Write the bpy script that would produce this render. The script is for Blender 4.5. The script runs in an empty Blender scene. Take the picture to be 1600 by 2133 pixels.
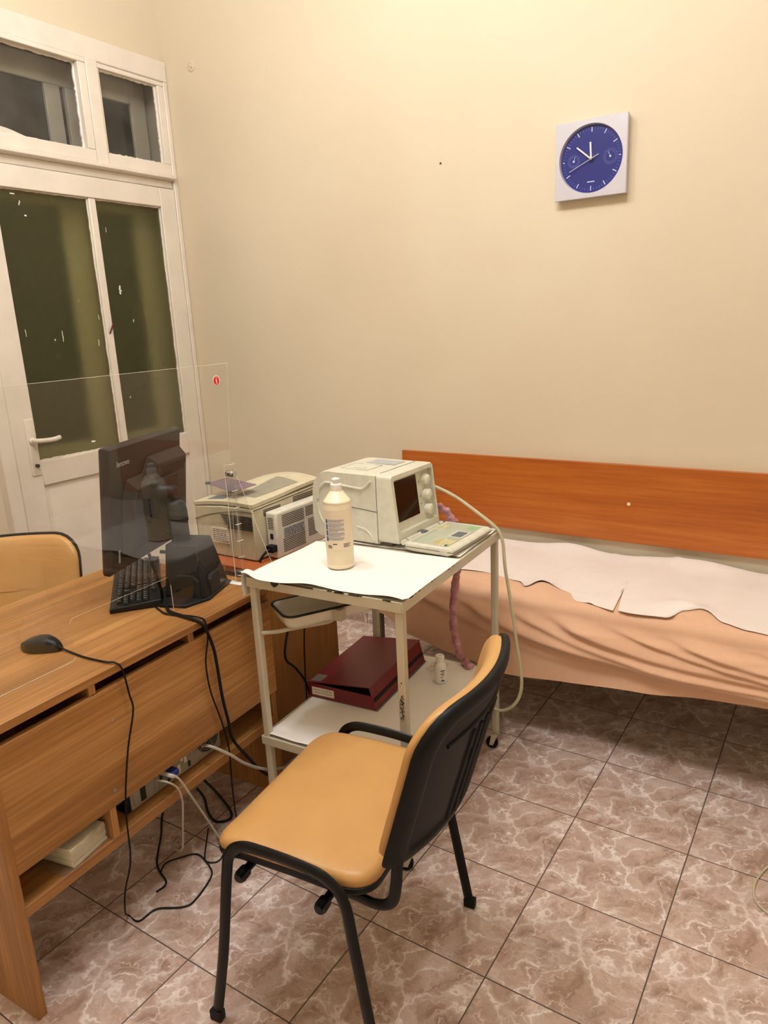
import bpy, bmesh, math, random
from mathutils import Vector, Matrix
random.seed(7)
PI = math.pi
scene = bpy.context.scene
COL = scene.collection

# ---------------------------------------------------------------- camera
def setup_camera():
    cd = bpy.data.cameras.new('camera'); cam = bpy.data.objects.new('camera', cd); COL.objects.link(cam)
    yaw, pitch, roll = 0.585388274, 0.258397787, -0.047311762
    cy, sy = math.cos(yaw), math.sin(yaw)
    fwd = Vector((-sy*math.cos(pitch), cy*math.cos(pitch), -math.sin(pitch)))
    r0 = Vector((cy, sy, 0)); u0 = r0.cross(fwd)
    r = math.cos(roll)*r0 + math.sin(roll)*u0
    u = -math.sin(roll)*r0 + math.cos(roll)*u0
    m = Matrix((r, u, -fwd)).transposed().to_4x4()
    m.translation = Vector((0.610656362, -2.26395403, 1.53887781))
    cam.matrix_world = m
    cd.sensor_fit = 'VERTICAL'; cd.sensor_height = 24.0
    cd.lens = 1502.17783/2133*24.0
    cd.clip_start = 0.05
    scene.camera = cam
setup_camera()

# ---------------------------------------------------------------- world, lights, exposure
scene.view_settings.view_transform = 'Standard'
scene.view_settings.look = 'None'
scene.view_settings.gamma = 1.0
scene.view_settings.use_curve_mapping = False
scene.view_settings.exposure = 0.0
world = bpy.data.worlds.new('world'); scene.world = world; world.use_nodes = True
world.node_tree.nodes['Background'].inputs[0].default_value = (0.010, 0.011, 0.014, 1)
world.node_tree.nodes['Background'].inputs[1].default_value = 1.0

def lamp(name, loc, energy, size, color):
    ld = bpy.data.lights.new(name, 'POINT'); ld.energy = energy; ld.shadow_soft_size = size; ld.color = color
    o = bpy.data.objects.new(name, ld); COL.objects.link(o); o.location = loc
    return o
LAMP = (0.96, 0.97, 1.0)
lamp('ceiling_bulb', (0.00, -1.15, 3.50), 54, 0.09, LAMP)
lamp('ceiling_bulb', (-1.25, -1.00, 3.50), 40, 0.09, LAMP)
lamp('ceiling_bulb', (-0.55, -1.40, 3.50), 40, 0.09, LAMP)

# ---------------------------------------------------------------- helpers: colour + materials
def lin(r, g, b):
    f = lambda c: (c/255/12.92) if c/255 <= .04045 else ((c/255+.055)/1.055)**2.4
    return (f(r), f(g), f(b), 1.0)

class NT:
    def __init__(s, name):
        s.m = bpy.data.materials.new(name); s.m.use_nodes = True
        s.t = s.m.node_tree; s.t.nodes.clear()
        s.out = s.n('ShaderNodeOutputMaterial')
    def n(s, typ, **kw):
        nd = s.t.nodes.new(typ)
        for k, v in kw.items(): setattr(nd, k, v)
        return nd
    def l(s, a, b): s.t.links.new(a, b)
    def inp(s, nd, key, val):
        if hasattr(val, 'is_linked') or isinstance(val, bpy.types.NodeSocket): s.l(val, nd.inputs[key])
        else: nd.inputs[key].default_value = val
    def math(s, op, a, b=None, c=None, clamp=False):
        nd = s.n('ShaderNodeMath', operation=op); nd.use_clamp = clamp
        s.inp(nd, 0, a)
        if b is not None: s.inp(nd, 1, b)
        if c is not None: s.inp(nd, 2, c)
        return nd.outputs[0]
    def mix(s, f, a, b):
        nd = s.n('ShaderNodeMix', data_type='RGBA')
        s.inp(nd, 0, f); s.inp(nd, 6, a); s.inp(nd, 7, b)
        return nd.outputs[2]
    def noise(s, vec, scale, detail=2, rough=.5, dist=0.0):
        nd = s.n('ShaderNodeTexNoise'); s.l(vec, nd.inputs['Vector'])
        nd.inputs['Scale'].default_value = scale; nd.inputs['Detail'].default_value = detail
        nd.inputs['Roughness'].default_value = rough; nd.inputs['Distortion'].default_value = dist
        return nd
    def obj(s): return s.n('ShaderNodeTexCoord').outputs['Object']
    def mapping(s, vec, scale=(1, 1, 1), loc=(0, 0, 0), rot=(0, 0, 0)):
        nd = s.n('ShaderNodeMapping'); s.l(vec, nd.inputs[0])
        nd.inputs['Scale'].default_value = scale; nd.inputs['Location'].default_value = loc; nd.inputs['Rotation'].default_value = rot
        return nd.outputs[0]
    def ramp(s, f, stops):
        nd = s.n('ShaderNodeValToRGB'); s.l(f, nd.inputs[0])
        e = nd.color_ramp.elements
        while len(e) < len(stops): e.new(.5)
        for i, (p, c) in enumerate(stops): e[i].position = p; e[i].color = c
        return nd.outputs[0]
    def bump(s, h, strength=.2, dist=.002):
        nd = s.n('ShaderNodeBump'); s.l(h, nd.inputs['Height'])
        nd.inputs['Strength'].default_value = strength; nd.inputs['Distance'].default_value = dist
        return nd.outputs[0]
    def pbr(s, color, rough=.5, metal=0.0, normal=None, spec=.5, coat=0.0):
        b = s.n('ShaderNodeBsdfPrincipled')
        s.inp(b, 'Base Color', color); s.inp(b, 'Roughness', rough); s.inp(b, 'Metallic', metal)
        s.inp(b, 'Specular IOR Level', spec); s.inp(b, 'Coat Weight', coat)
        if normal is not None: s.l(normal, b.inputs['Normal'])
        s.l(b.outputs[0], s.out.inputs[0])
        return b

def plain(name, c, rough=.5, metal=0.0, var=.06, scale=30, bump=0.0, bscale=400, spec=.5, coat=0.0):
    t = NT(name); v = t.obj()
    nz = t.noise(v, scale, 3, .6).outputs[0]
    c = tuple(c); dark = tuple(x*(1-var*1.5) for x in c[:3])+(1,); light = tuple(min(1, x*(1+var)) for x in c[:3])+(1,)
    col = t.ramp(nz, [(.3, dark), (.7, light)])
    nrm = t.bump(t.noise(v, bscale, 2).outputs[0], bump, .0006) if bump else None
    t.pbr(col, rough, metal, nrm, spec, coat)
    return t.m

def wood(name, axis, c1, c2, c3, rough=.42, cross=38, seedloc=(0, 0, 0), band=4.0):
    t = NT(name); v = t.obj()
    sc = [cross, cross, cross]; sc[axis] = 1.6
    fine = t.noise(t.mapping(v, tuple(x*3.2 if i != axis else x*2 for i, x in enumerate(sc)), seedloc), 1.0, 4, .65).outputs[0]
    sb = [band, band, band]; sb[axis] = .35
    broad = t.noise(t.mapping(v, tuple(sb), seedloc), 1.6, 3, .55, .6).outputs[0]
    sm = [cross*.45]*3; sm[axis] = .7
    mid = t.noise(t.mapping(v, tuple(sm), seedloc), 1.0, 3, .6, .3).outputs[0]
    f = t.math('ADD', t.math('MULTIPLY', fine, .34), t.math('ADD', t.math('MULTIPLY', broad, .36), t.math('MULTIPLY', mid, .30)))
    col = t.ramp(f, [(.36, c1), (.5, c2), (.63, c3)])
    t.pbr(col, rough, 0, t.bump(fine, .08, .0005))
    return t.m

OAK = (lin(124, 82, 42), lin(166, 116, 64), lin(200, 150, 92))
def floor_mat(name='marble_floor_tile', upright=False):
    t = NT(name); v = t.obj(); S = .333
    if upright: v = t.mapping(v, rot=(-PI/2, 0, 0), loc=(.11, .05, 0))
    sx = t.n('ShaderNodeSeparateXYZ'); t.l(v, sx.inputs[0])
    gx = t.math('DIVIDE', sx.outputs[0], S); gy = t.math('DIVIDE', sx.outputs[1], S)
    fx = t.math('FRACT', t.math('ADD', gx, 60.0)); fy = t.math('FRACT', t.math('ADD', gy, 60.0))
    ix = t.math('FLOOR', t.math('ADD', gx, 60.0)); iy = t.math('FLOOR', t.math('ADD', gy, 60.0))
    cv = t.n('ShaderNodeCombineXYZ'); t.l(ix, cv.inputs[0]); t.l(iy, cv.inputs[1])
    wn = t.n('ShaderNodeTexWhiteNoise', noise_dimensions='2D'); t.l(cv.outputs[0], wn.inputs['Vector'])
    k = t.math('MULTIPLY', t.math('FLOOR', t.math('MULTIPLY', wn.outputs[0], 2.0)), 5.3)
    pv = t.n('ShaderNodeCombineXYZ'); t.l(fx, pv.inputs[0]); t.l(fy, pv.inputs[1]); t.l(k, pv.inputs[2])
    P = pv.outputs[0]
    # warped coordinates
    wz = t.noise(P, 2.6, 4, .6); 
    sub = t.n('ShaderNodeVectorMath', operation='SUBTRACT'); t.l(wz.outputs['Color'], sub.inputs[0]); sub.inputs[1].default_value = (.5, .5, .5)
    scl = t.n('ShaderNodeVectorMath', operation='SCALE'); t.l(sub.outputs[0], scl.inputs[0]); scl.inputs['Scale'].default_value = .55
    add = t.n('ShaderNodeVectorMath', operation='ADD'); t.l(P, add.inputs[0]); t.l(scl.outputs[0], add.inputs[1])
    W = t.mapping(add.outputs[0], (1, 1, 1), (0, 0, 0), (0, 0, .6))
    def veins(scale, lo, hi, stretch):
        vo = t.n('ShaderNodeTexVoronoi', feature='DISTANCE_TO_EDGE')
        t.l(t.mapping(W, stretch), vo.inputs['Vector']); vo.inputs['Scale'].default_value = scale
        mr = t.n('ShaderNodeMapRange'); mr.interpolation_type = 'SMOOTHSTEP'; t.l(vo.outputs['Distance'], mr.inputs[0])
        mr.inputs[1].default_value = lo; mr.inputs[2].default_value = hi; mr.inputs[3].default_value = 1; mr.inputs[4].default_value = 0
        return mr.outputs[0]
    m1 = t.math('MULTIPLY', veins(2.6, .0, .055, (1.5, .8, 1)), t.math('MULTIPLY', t.math('SUBTRACT', t.noise(P, 3.3, 3, .6).outputs[0], .36, clamp=True), 4.2, clamp=True), clamp=True)
    m2 = t.math('MULTIPLY', veins(6.5, .0, .05, (1.2, .8, 1)), t.math('MULTIPLY', t.math('SUBTRACT', t.noise(P, 4.1, 3, .6).outputs[0], .44, clamp=True), 5.0, clamp=True), clamp=True)
    soft = t.math('MULTIPLY', veins(2.6, .0, .2, (1.5, .8, 1)), .35)
    base = t.ramp(t.noise(add.outputs[0], 3.2, 6, .66, .8).outputs[0], [(.30, lin(146, 115, 98)), (.46, lin(182, 154, 140)), (.6, lin(202, 178, 166)), (.75, lin(220, 202, 194))])
    red = t.math('MULTIPLY', t.math('SUBTRACT', t.noise(add.outputs[0], 6.0, 4, .7).outputs[0], .56, clamp=True), 5.0, clamp=True)
    c = t.mix(t.math('MULTIPLY', red, .65), base, lin(152, 104, 78))
    c = t.mix(soft, c, lin(214, 198, 190))
    c = t.mix(t.math('MULTIPLY', m2, .8), c, lin(236, 224, 218))
    m3 = t.math('MULTIPLY', veins(13.0, .0, .06, (1.3, .7, 1)), t.math('MULTIPLY', t.math('SUBTRACT', t.noise(P, 5.2, 3, .6).outputs[0], .46, clamp=True), 5.0, clamp=True), clamp=True)
    c = t.mix(t.math('MULTIPLY', m3, .4), c, lin(230, 216, 208))
    c = t.mix(t.math('MULTIPLY', m1, .97), c, lin(242, 232, 226))
    # grout
    ex = t.math('MINIMUM', fx, t.math('SUBTRACT', 1.0, fx)); ey = t.math('MINIMUM', fy, t.math('SUBTRACT', 1.0, fy))
    e = t.math('MINIMUM', ex, ey)
    g = t.math('LESS_THAN', e, .0052)
    c = t.mix(g, c, lin(92, 78, 70))
    h = t.math('SUBTRACT', 1.0, g)
    rough = t.math('ADD', t.math('MULTIPLY', g, .5), .30)
    t.pbr(c, rough, 0, t.bump(h, .25, .001), .45)
    return t.m

def wall_mat():
    t = NT('cream_wall_paint'); v = t.obj()
    a = t.noise(v, 1.1, 3, .5).outputs[0]
    col = t.ramp(a, [(.3, lin(215, 200, 174)), (.7, lin(222, 209, 184))])
    b = t.noise(v, 55, 4, .6).outputs[0]
    b2 = t.noise(v, 4, 3, .6).outputs[0]
    hh = t.math('ADD', t.math('MULTIPLY', b, .35), b2)
    t.pbr(col, .62, 0, t.bump(hh, .16, .006), .3)
    return t.m

def paint_mat(name, c, rough=.4, chip=0.0, bump=.1):
    t = NT(name); v = t.obj()
    a = t.noise(v, 7, 4, .6).outputs[0]
    d = tuple(x*.9 for x in c[:3])+(1,)
    col = t.ramp(a, [(.3, d), (.7, c)])
    if chip:
        k = t.noise(v, 26, 4, .75).outputs[0]
        f = t.math('GREATER_THAN', k, chip)
        col = t.mix(f, col, lin(52, 46, 40))
    t.pbr(col, rough, 0, t.bump(t.noise(v, 45, 3).outputs[0], bump, .002))
    return t.m

def clear_sheet(name, tint, ior=1.6, rough=0.0, dirt=.0):
    t = NT(name)
    tr = t.n('ShaderNodeBsdfTransparent'); tr.inputs[0].default_value = tint
    gl = t.n('ShaderNodeBsdfGlossy'); gl.inputs['Roughness'].default_value = rough; gl.inputs[0].default_value = (1, 1, 1, 1)
    fr = t.n('ShaderNodeFresnel'); fr.inputs[0].default_value = ior
    ge = t.n('ShaderNodeNewGeometry')
    f = t.math('MULTIPLY', fr.outputs[0], t.math('SUBTRACT', 1.0, ge.outputs['Backfacing']))
    mx = t.n('ShaderNodeMixShader'); t.l(f, mx.inputs[0]); t.l(tr.outputs[0], mx.inputs[1]); t.l(gl.outputs[0], mx.inputs[2])
    last = mx.outputs[0]
    if dirt:
        df = t.n('ShaderNodeBsdfDiffuse'); df.inputs[0].default_value = (.8, .8, .76, 1)
        m2 = t.n('ShaderNodeMixShader'); v = t.obj()
        k = t.math('MULTIPLY', t.math('SUBTRACT', t.noise(v, 6, 4, .7).outputs[0], .35, clamp=True), dirt)
        t.l(k, m2.inputs[0]); t.l(last, m2.inputs[1]); t.l(df.outputs[0], m2.inputs[2]); last = m2.outputs[0]
    t.l(last, t.out.inputs[0])
    return t.m

def frosted():
    t = NT('olive_rippled_glass'); v = t.obj()
    b = t.bump(t.noise(v, 70, 2, .5).outputs[0], .5, .004)
    gl = t.n('ShaderNodeBsdfGlass'); gl.inputs['Roughness'].default_value = .36; gl.inputs['IOR'].default_value = 1.35
    gl.inputs[0].default_value = (.96, .95, .80, 1); t.l(b, gl.inputs['Normal'])
    df = t.n('ShaderNodeBsdfDiffuse'); df.inputs[0].default_value = lin(98, 100, 72)
    mx = t.n('ShaderNodeMixShader'); mx.inputs[0].default_value = .15
    t.l(gl.outputs[0], mx.inputs[1]); t.l(df.outputs[0], mx.inputs[2]); t.l(mx.outputs[0], t.out.inputs[0])
    return t.m

def fabric_mat(name, c, wave=700, var=.05, sheen=.2, rough=.85):
    t = NT(name); v = t.obj()
    a = t.noise(v, 60, 3, .7).outputs[0]
    col = t.ramp(a, [(.3, tuple(x*(1-var) for x in c[:3])+(1,)), (.7, c)])
    w = t.noise(t.mapping(v, (wave, wave*.5, wave)), 1.0, 2).outputs[0]
    b2 = t.noise(v, 26, 4, .65).outputs[0]
    b = t.pbr(col, rough, 0, t.bump(t.math('ADD', t.math('MULTIPLY', w, .25), b2), .18, .004), .2)
    b.inputs['Sheen Weight'].default_value = sheen
    return t.m

M = {}
def mats():
    M['wall'] = wall_mat()
    M['ceiling'] = plain('white_ceiling_paint', lin(235, 228, 214), .8)
    M['floor'] = floor_mat()
    M['skirt'] = floor_mat('marble_skirting_tile', True)
    M['oak_x'] = wood('oak_laminate_lengthways', 0, *OAK)
    M['oak_y'] = wood('oak_laminate_crossways', 1, *OAK)
    M['oak_z'] = wood('oak_laminate_upright', 2, *OAK)
    M['cherry'] = wood('cherry_laminate', 0, lin(144, 72, 18), lin(176, 93, 28), lin(194, 112, 42), .38, 26, (3, 1, 2), 3)
    M['redwood'] = wood('red_brown_laminate', 0, lin(150, 74, 34), lin(178, 94, 48), lin(196, 112, 62), .45, 40, (1, 5, 2))
    M['chip'] = wood('tan_laminate', 2, lin(132, 88, 40), lin(150, 102, 50), lin(164, 116, 60), .5, 30, (4, 1, 2))
    M['white_paint'] = paint_mat('glossy_white_door_paint', lin(232, 222, 208), .38)
    M['old_paint'] = paint_mat('grey_white_frame_paint', lin(216, 208, 194), .5)
    M['cream_metal'] = paint_mat('chipped_cream_enamel', lin(206, 198, 176), .38, .70)
    M['dark_chip'] = plain('bare_dark_metal', lin(52, 46, 40), .6)
    M['frost'] = frosted()
    M['pane'] = clear_sheet('window_glass', (.80, .80, .78, 1), 1.5, .01, .10)
    M['acrylic'] = clear_sheet('clear_acrylic', (.985, .985, .98, 1), 1.62)
    M['coverglass'] = clear_sheet('clock_cover_glass', (.97, .97, .98, 1), 1.28)
    M['acrylic_edge'] = plain('acrylic_cut_edge', lin(225, 222, 205), .2, var=.02)
    M['night'] = plain('night_black_glass', lin(30, 28, 30), .12)
    M['black_plastic'] = plain('black_plastic', lin(15, 16, 19), .42, bump=.15, spec=.35)
    M['shell'] = plain('charcoal_chair_shell', lin(17, 19, 23), .5, bump=.25, bscale=700, spec=.22)
    M['black_metal'] = plain('black_lacquered_tube', lin(9, 10, 12), .34, var=.03, spec=.3)
    M['mon'] = plain('dark_grey_monitor_plastic', lin(40, 37, 38), .42, bump=.15, bscale=900, spec=.3)
    M['mon2'] = plain('charcoal_monitor_plastic', lin(26, 26, 29), .5, spec=.3)
    M['key'] = plain('black_key_plastic', lin(26, 26, 29), .4)
    M['keyprint'] = plain('white_key_print', lin(190, 190, 190), .6)
    M['rubber'] = plain('black_rubber', lin(11, 11, 13), .6, spec=.3)
    M['vinyl'] = vinyl()
    M['paper'] = plain('white_paper', lin(244, 240, 234), .75, var=.015, scale=12, bump=.1, bscale=60)
    M['bedpaper'] = plain('white_couch_paper', lin(238, 228, 222), .8, var=.02, scale=10, bump=.1, bscale=60)
    M['spread'] = fabric_mat('peach_bedspread_cloth', lin(228, 184, 152))
    M['printer'] = plain('warm_grey_printer_plastic', lin(206, 196, 168), .45, bump=.12, bscale=900)
    M['printer_white'] = plain('off_white_printer_plastic', lin(220, 214, 200), .42, bump=.1, bscale=900)
    M['printer_grey'] = plain('mid_grey_printer_plastic', lin(150, 144, 126), .5)
    M['slot'] = plain('dark_slot', lin(30, 28, 26), .7)
    M['us'] = plain('greenish_cream_device_plastic', lin(214, 211, 193), .38, bump=.06, bscale=900)
    M['us_dark'] = plain('device_seam_grey', lin(120, 116, 98), .5)
    M['screen'] = plain('black_glass_screen', lin(10, 9, 10), .12, var=0)
    M['membrane'] = plain('grey_green_membrane', lin(176, 180, 158), .4)
    M['membkey'] = plain('pale_membrane_key', lin(192, 195, 174), .45)
    M['yellowkey'] = plain('yellow_membrane_key', lin(226, 206, 140), .45)
    M['amberkey'] = plain('amber_membrane_key', lin(208, 164, 72), .45)
    M['greenkey'] = plain('green_membrane_key', lin(140, 184, 126), .45)
    M['grey'] = plain('slate_grey_plastic', lin(96, 100, 108), .4)
    M['knob'] = plain('cream_knob_plastic', lin(228, 224, 206), .35)
    M['cable_cream'] = plain('cream_cable_rubber', lin(196, 188, 156), .45)
    M['cable_white'] = plain('grey_white_cable', lin(186, 180, 168), .45)
    M['bottle'] = plain('cream_bottle_plastic', lin(240, 226, 196), .34, var=.02)
    M['label'] = plain('cream_label_paper', lin(238, 222, 196), .5, var=.02)
    M['cap'] = plain('white_cap_plastic', lin(244, 240, 234), .35, var=.01)
    M['ink'] = plain('grey_print_ink', lin(150, 152, 170), .6, var=0)
    M['inkblack'] = plain('black_print_ink', lin(40, 40, 50), .6, var=0)
    M['inkblue'] = plain('blue_print_ink', lin(52, 104, 170), .6, var=0)
    M['inkred'] = plain('red_print_ink', lin(214, 90, 90), .6, var=0)
    M['marker'] = plain('black_marker', lin(18, 18, 18), .5, var=0)
    M['binder'] = plain('maroon_binder_cloth', lin(112, 26, 34), .42, bump=.2, bscale=500)
    M['binder_in'] = plain('black_binder_inside', lin(14, 12, 12), .8)
    M['binder_edge'] = plain('grey_binder_edge', lin(110, 108, 108), .5)
    M['enamel'] = plain('white_enamel', lin(232, 226, 208), .16, var=.02)
    M['enamel_rim'] = plain('black_enamel_rim', lin(18, 20, 24), .2, var=0)
    M['silver'] = plain('silver_clock_frame', lin(206, 204, 214), .36, .25, var=.02)
    M['blue'] = plain('deep_blue_dial', lin(26, 36, 124), .4, var=.02)
    M['dialmark'] = plain('pale_dial_print', lin(214, 220, 244), .5, var=0)
    M['dialfaint'] = plain('faint_dial_print', lin(112, 122, 190), .5, var=0)
    M['white'] = plain('white_hand_paint', lin(244, 242, 236), .4, var=0)
    M['chrome'] = plain('chrome', lin(200, 200, 200), .15, 1.0, var=0)
    M['steel'] = plain('galvanised_steel', lin(168, 166, 158), .42, .6)
    M['pink'] = pink_mat()
    M['mauve'] = mauve_mat()
    M['wrap'] = clear_sheet('clear_plastic_wrap', (.93, .92, .9, 1), 1.45, .12, .25)
    M['napkin'] = plain('cream_paper_stack', lin(240, 230, 204), .8)
    M['stickred'] = plain('red_sticker', lin(226, 28, 34), .4, var=0)
    M['paneltag'] = plain('silver_label', lin(176, 178, 182), .45)
    M['blueplug'] = plain('blue_plug', lin(44, 52, 130), .45)
    M['maroonplug'] = plain('maroon_port', lin(140, 40, 60), .5)
    M['scrap'] = plain('red_brown_paint_chip', lin(104, 40, 30), .5)

def vinyl():
    t = NT('apricot_vinyl'); v = t.obj()
    a = t.noise(v, 5, 4, .6).outputs[0]
    col = t.ramp(a, [(.3, lin(194, 146, 86)), (.7, lin(205, 158, 97))])
    # worn grey patch where people sit
    st = t.noise(t.mapping(v, (3.2, 5, 3.2), (.2, .45, 0)), 1.0, 3, .55).outputs[0]
    f = t.math('MULTIPLY', t.math('SUBTRACT', st, .52, clamp=True), 2.4, clamp=True)
    col = t.mix(f, col, lin(168, 124, 72))
    t.pbr(col, .42, 0, t.bump(t.noise(v, 420, 3).outputs[0], .14, .0005), .5)
    return t.m
def pink_mat():
    t = NT('pink_crinkled_film'); v = t.obj()
    a = t.noise(v, 40, 4, .7).outputs[0]
    col = t.ramp(a, [(.3, lin(166, 104, 114)), (.7, lin(220, 166, 174))])
    t.pbr(col, .28, 0, t.bump(a, .8, .006), .6)
    return t.m
def mauve_mat():
    t = NT('mauve_translucent_acrylic')
    tr = t.n('ShaderNodeBsdfTransparent'); tr.inputs[0].default_value = lin(214, 204, 214)
    df = t.n('ShaderNodeBsdfDiffuse'); df.inputs[0].default_value = lin(150, 134, 146)
    mx = t.n('ShaderNodeMixShader'); mx.inputs[0].default_value = .38
    t.l(tr.outputs[0], mx.inputs[1]); t.l(df.outputs[0], mx.inputs[2]); t.l(mx.outputs[0], t.out.inputs[0])
    return t.m

# ---------------------------------------------------------------- helpers: objects
def empty(name, label, cat, loc=(0, 0, 0), rotz=0.0, group=None):
    o = bpy.data.objects.new(name, None); COL.objects.link(o)
    o.location = loc; o.rotation_euler = (0, 0, rotz); o.empty_display_size = .05
    o['label'] = label; o['category'] = cat
    if group: o['group'] = group
    return o
def tag(o, label, cat, group=None):
    o['label'] = label; o['category'] = cat
    if group: o['group'] = group
    return o
def structure(o): o['kind'] = 'structure'; return o

class MB:
    """collects shapes, then builds one mesh object"""
    def __init__(s): s.bm = bmesh.new(); s.mi = 0
    def face(s, vs):
        try:
            f = s.bm.faces.new(vs); f.material_index = s.mi; return f
        except ValueError: return None
    def box(s, lo, hi, rot=None, pivot=None):
        x0, y0, z0 = lo; x1, y1, z1 = hi
        cs = [Vector(p) for p in ((x0,y0,z0),(x1,y0,z0),(x1,y1,z0),(x0,y1,z0),(x0,y0,z1),(x1,y0,z1),(x1,y1,z1),(x0,y1,z1))]
        if rot is not None:
            pv = Vector(pivot) if pivot is not None else Vector(((x0+x1)/2, (y0+y1)/2, (z0+z1)/2))
            cs = [rot @ (c-pv) + pv for c in cs]
        v = [s.bm.verts.new(c) for c in cs]
        for q in ((0,3,2,1),(4,5,6,7),(0,1,5,4),(1,2,6,5),(2,3,7,6),(3,0,4,7)): s.face([v[i] for i in q])
        return s
    def hexa(s, pts):
        v = [s.bm.verts.new(Vector(c)) for c in pts]
        for q in ((0,3,2,1),(4,5,6,7),(0,1,5,4),(1,2,6,5),(2,3,7,6),(3,0,4,7)): s.face([v[i] for i in q])
        return s
    def prism(s, poly, axis, a, b):
        """poly: list of 2D points in the plane normal to axis (x: (y,z), y: (x,z), z: (x,y))"""
        def p3(p, t): return {'x': (t, p[0], p[1]), 'y': (p[0], t, p[1]), 'z': (p[0], p[1], t)}[axis]
        A = [s.bm.verts.new(p3(p, a)) for p in poly]; B = [s.bm.verts.new(p3(p, b)) for p in poly]
        n = len(poly)
        s.face(A[::-1]); s.face(B)
        for i in range(n): s.face([A[i], A[(i+1) % n], B[(i+1) % n], B[i]])
        return s
    def rings(s, loops, cap0=True, cap1=True, closed=True):
        L = [[s.bm.verts.new(Vector(p)) for p in lp] for lp in loops]
        n = len(L[0])
        for a, b in zip(L, L[1:]):
            for i in range(n if closed else n-1): s.face([a[i], a[(i+1) % n], b[(i+1) % n], b[i]])
        if cap0 and closed: s.face(L[0][::-1])
        if cap1 and closed: s.face(L[-1])
        return s
    def lathe(s, prof, c=(0, 0, 0), seg=28, rot=None):
        c = Vector(c); loops = []
        for r, z in prof:
            lp = []
            for k in range(seg):
                a = 2*PI*k/seg; p = Vector((r*math.cos(a), r*math.sin(a), z))
                if rot is not None: p = rot @ p
                lp.append(c+p)
            loops.append(lp)
        return s.rings(loops)
    def tube(s, pts, r, seg=10, smooth=True, sub=6, up=None, r2=None, radii=None):
        pts = [Vector(p) for p in pts]
        if smooth and len(pts) > 2: pts = catmull(pts, sub)
        n = len(pts); loops = []
        T = []
        for i in range(n):
            d = pts[min(i+1, n-1)] - pts[max(i-1, 0)]
            T.append(d.normalized() if d.length > 1e-9 else Vector((0, 0, 1)))
        ref = Vector(up) if up is not None else (Vector((0, 0, 1)) if abs(T[0].z) < .9 else Vector((1, 0, 0)))
        nrm = (ref - T[0]*ref.dot(T[0])).normalized()
        for i in range(n):
            if up is not None:
                q = ref - T[i]*ref.dot(T[i]); nrm = q.normalized() if q.length > 1e-4 else nrm
            else:
                nrm = (nrm - T[i]*nrm.dot(T[i])).normalized()
            bn = T[i].cross(nrm)
            rr = r if radii is None else radii[min(len(radii)-1, int(i*len(radii)/n))]
            ra, rb = rr, (r2 if r2 is not None else rr)
            loops.append([pts[i] + nrm*ra*math.cos(2*PI*k/seg) + bn*rb*math.sin(2*PI*k/seg) for k in range(seg)])
        return s.rings(loops)
    def grid(s, f, nu, nv, thick=None):
        V = [[s.bm.verts.new(Vector(f(i/nu, j/nv))) for j in range(nv+1)] for i in range(nu+1)]
        for i in range(nu):
            for j in range(nv): s.face([V[i][j], V[i+1][j], V[i+1][j+1], V[i][j+1]])
        return s
    def slab(s, f, nu, nv, th):
        """closed sheet of thickness th (vector or function of u,v) above surface f"""
        tv = th if callable(th) else (lambda u, v: Vector(th))
        A = [[s.bm.verts.new(Vector(f(i/nu, j/nv))) for j in range(nv+1)] for i in range(nu+1)]
        B = [[s.bm.verts.new(Vector(f(i/nu, j/nv)) + tv(i/nu, j/nv)) for j in range(nv+1)] for i in range(nu+1)]
        for i in range(nu):
            for j in range(nv):
                s.face([A[i][j], A[i][j+1], A[i+1][j+1], A[i+1][j]]); s.face([B[i][j], B[i+1][j], B[i+1][j+1], B[i][j+1]])
        for i in range(nu):
            s.face([A[i][0], A[i+1][0], B[i+1][0], B[i][0]]); s.face([A[i][nv], B[i][nv], B[i+1][nv], A[i+1][nv]])
        for j in range(nv):
            s.face([A[0][j], B[0][j], B[0][j+1], A[0][j+1]]); s.face([A[nu][j], A[nu][j+1], B[nu][j+1], B[nu][j]])
        return s
    def xf(s, m):
        bmesh.ops.transform(s.bm, matrix=m, verts=s.bm.verts); return s
    def build(s, name, mat, parent=None, bevel=0.0, segs=2, smooth=True, angle=38, label=None, subsurf=0):
        bmesh.ops.recalc_face_normals(s.bm, faces=s.bm.faces)
        me = bpy.data.meshes.new(name); s.bm.to_mesh(me); s.bm.free()
        for m in (mat if isinstance(mat, (list, tuple)) else [mat]): me.materials.append(M[m] if isinstance(m, str) else m)
        if smooth:
            me.polygons.foreach_set('use_smooth', [True]*len(me.polygons))
            me.set_sharp_from_angle(angle=math.radians(angle))
        o = bpy.data.objects.new(name, me); COL.objects.link(o)
        if parent is not None: o.parent = parent
        if bevel:
            b = o.modifiers.new('bevel', 'BEVEL'); b.width = bevel; b.segments = segs; b.limit_method = 'ANGLE'; b.angle_limit = math.radians(40)
            b.harden_normals = False
        if subsurf:
            d = o.modifiers.new('sub', 'SUBSURF'); d.levels = subsurf; d.render_levels = subsurf
        if label: o['label'] = label
        return o

def catmull(p, sub=6):
    out = []
    P = [p[0]*2-p[1]] + list(p) + [p[-1]*2-p[-2]]
    for i in range(1, len(P)-2):
        a, b, c, d = P[i-1], P[i], P[i+1], P[i+2]
        for k in range(sub):
            t = k/sub
            out.append(.5*((2*b) + (c-a)*t + (2*a-5*b+4*c-d)*t*t + (3*b-a-3*c+d)*t**3))
    out.append(p[-1].copy())
    return out

def rrect(x0, y0, x1, y1, r, n=5):
    pts = []
    for cx, cy, a0 in ((x1-r, y0+r, -PI/2), (x1-r, y1-r, 0), (x0+r, y1-r, PI/2), (x0+r, y0+r, PI)):
        for k in range(n+1):
            a = a0 + PI/2*k/n; pts.append((cx+r*math.cos(a), cy+r*math.sin(a)))
    return pts

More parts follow.
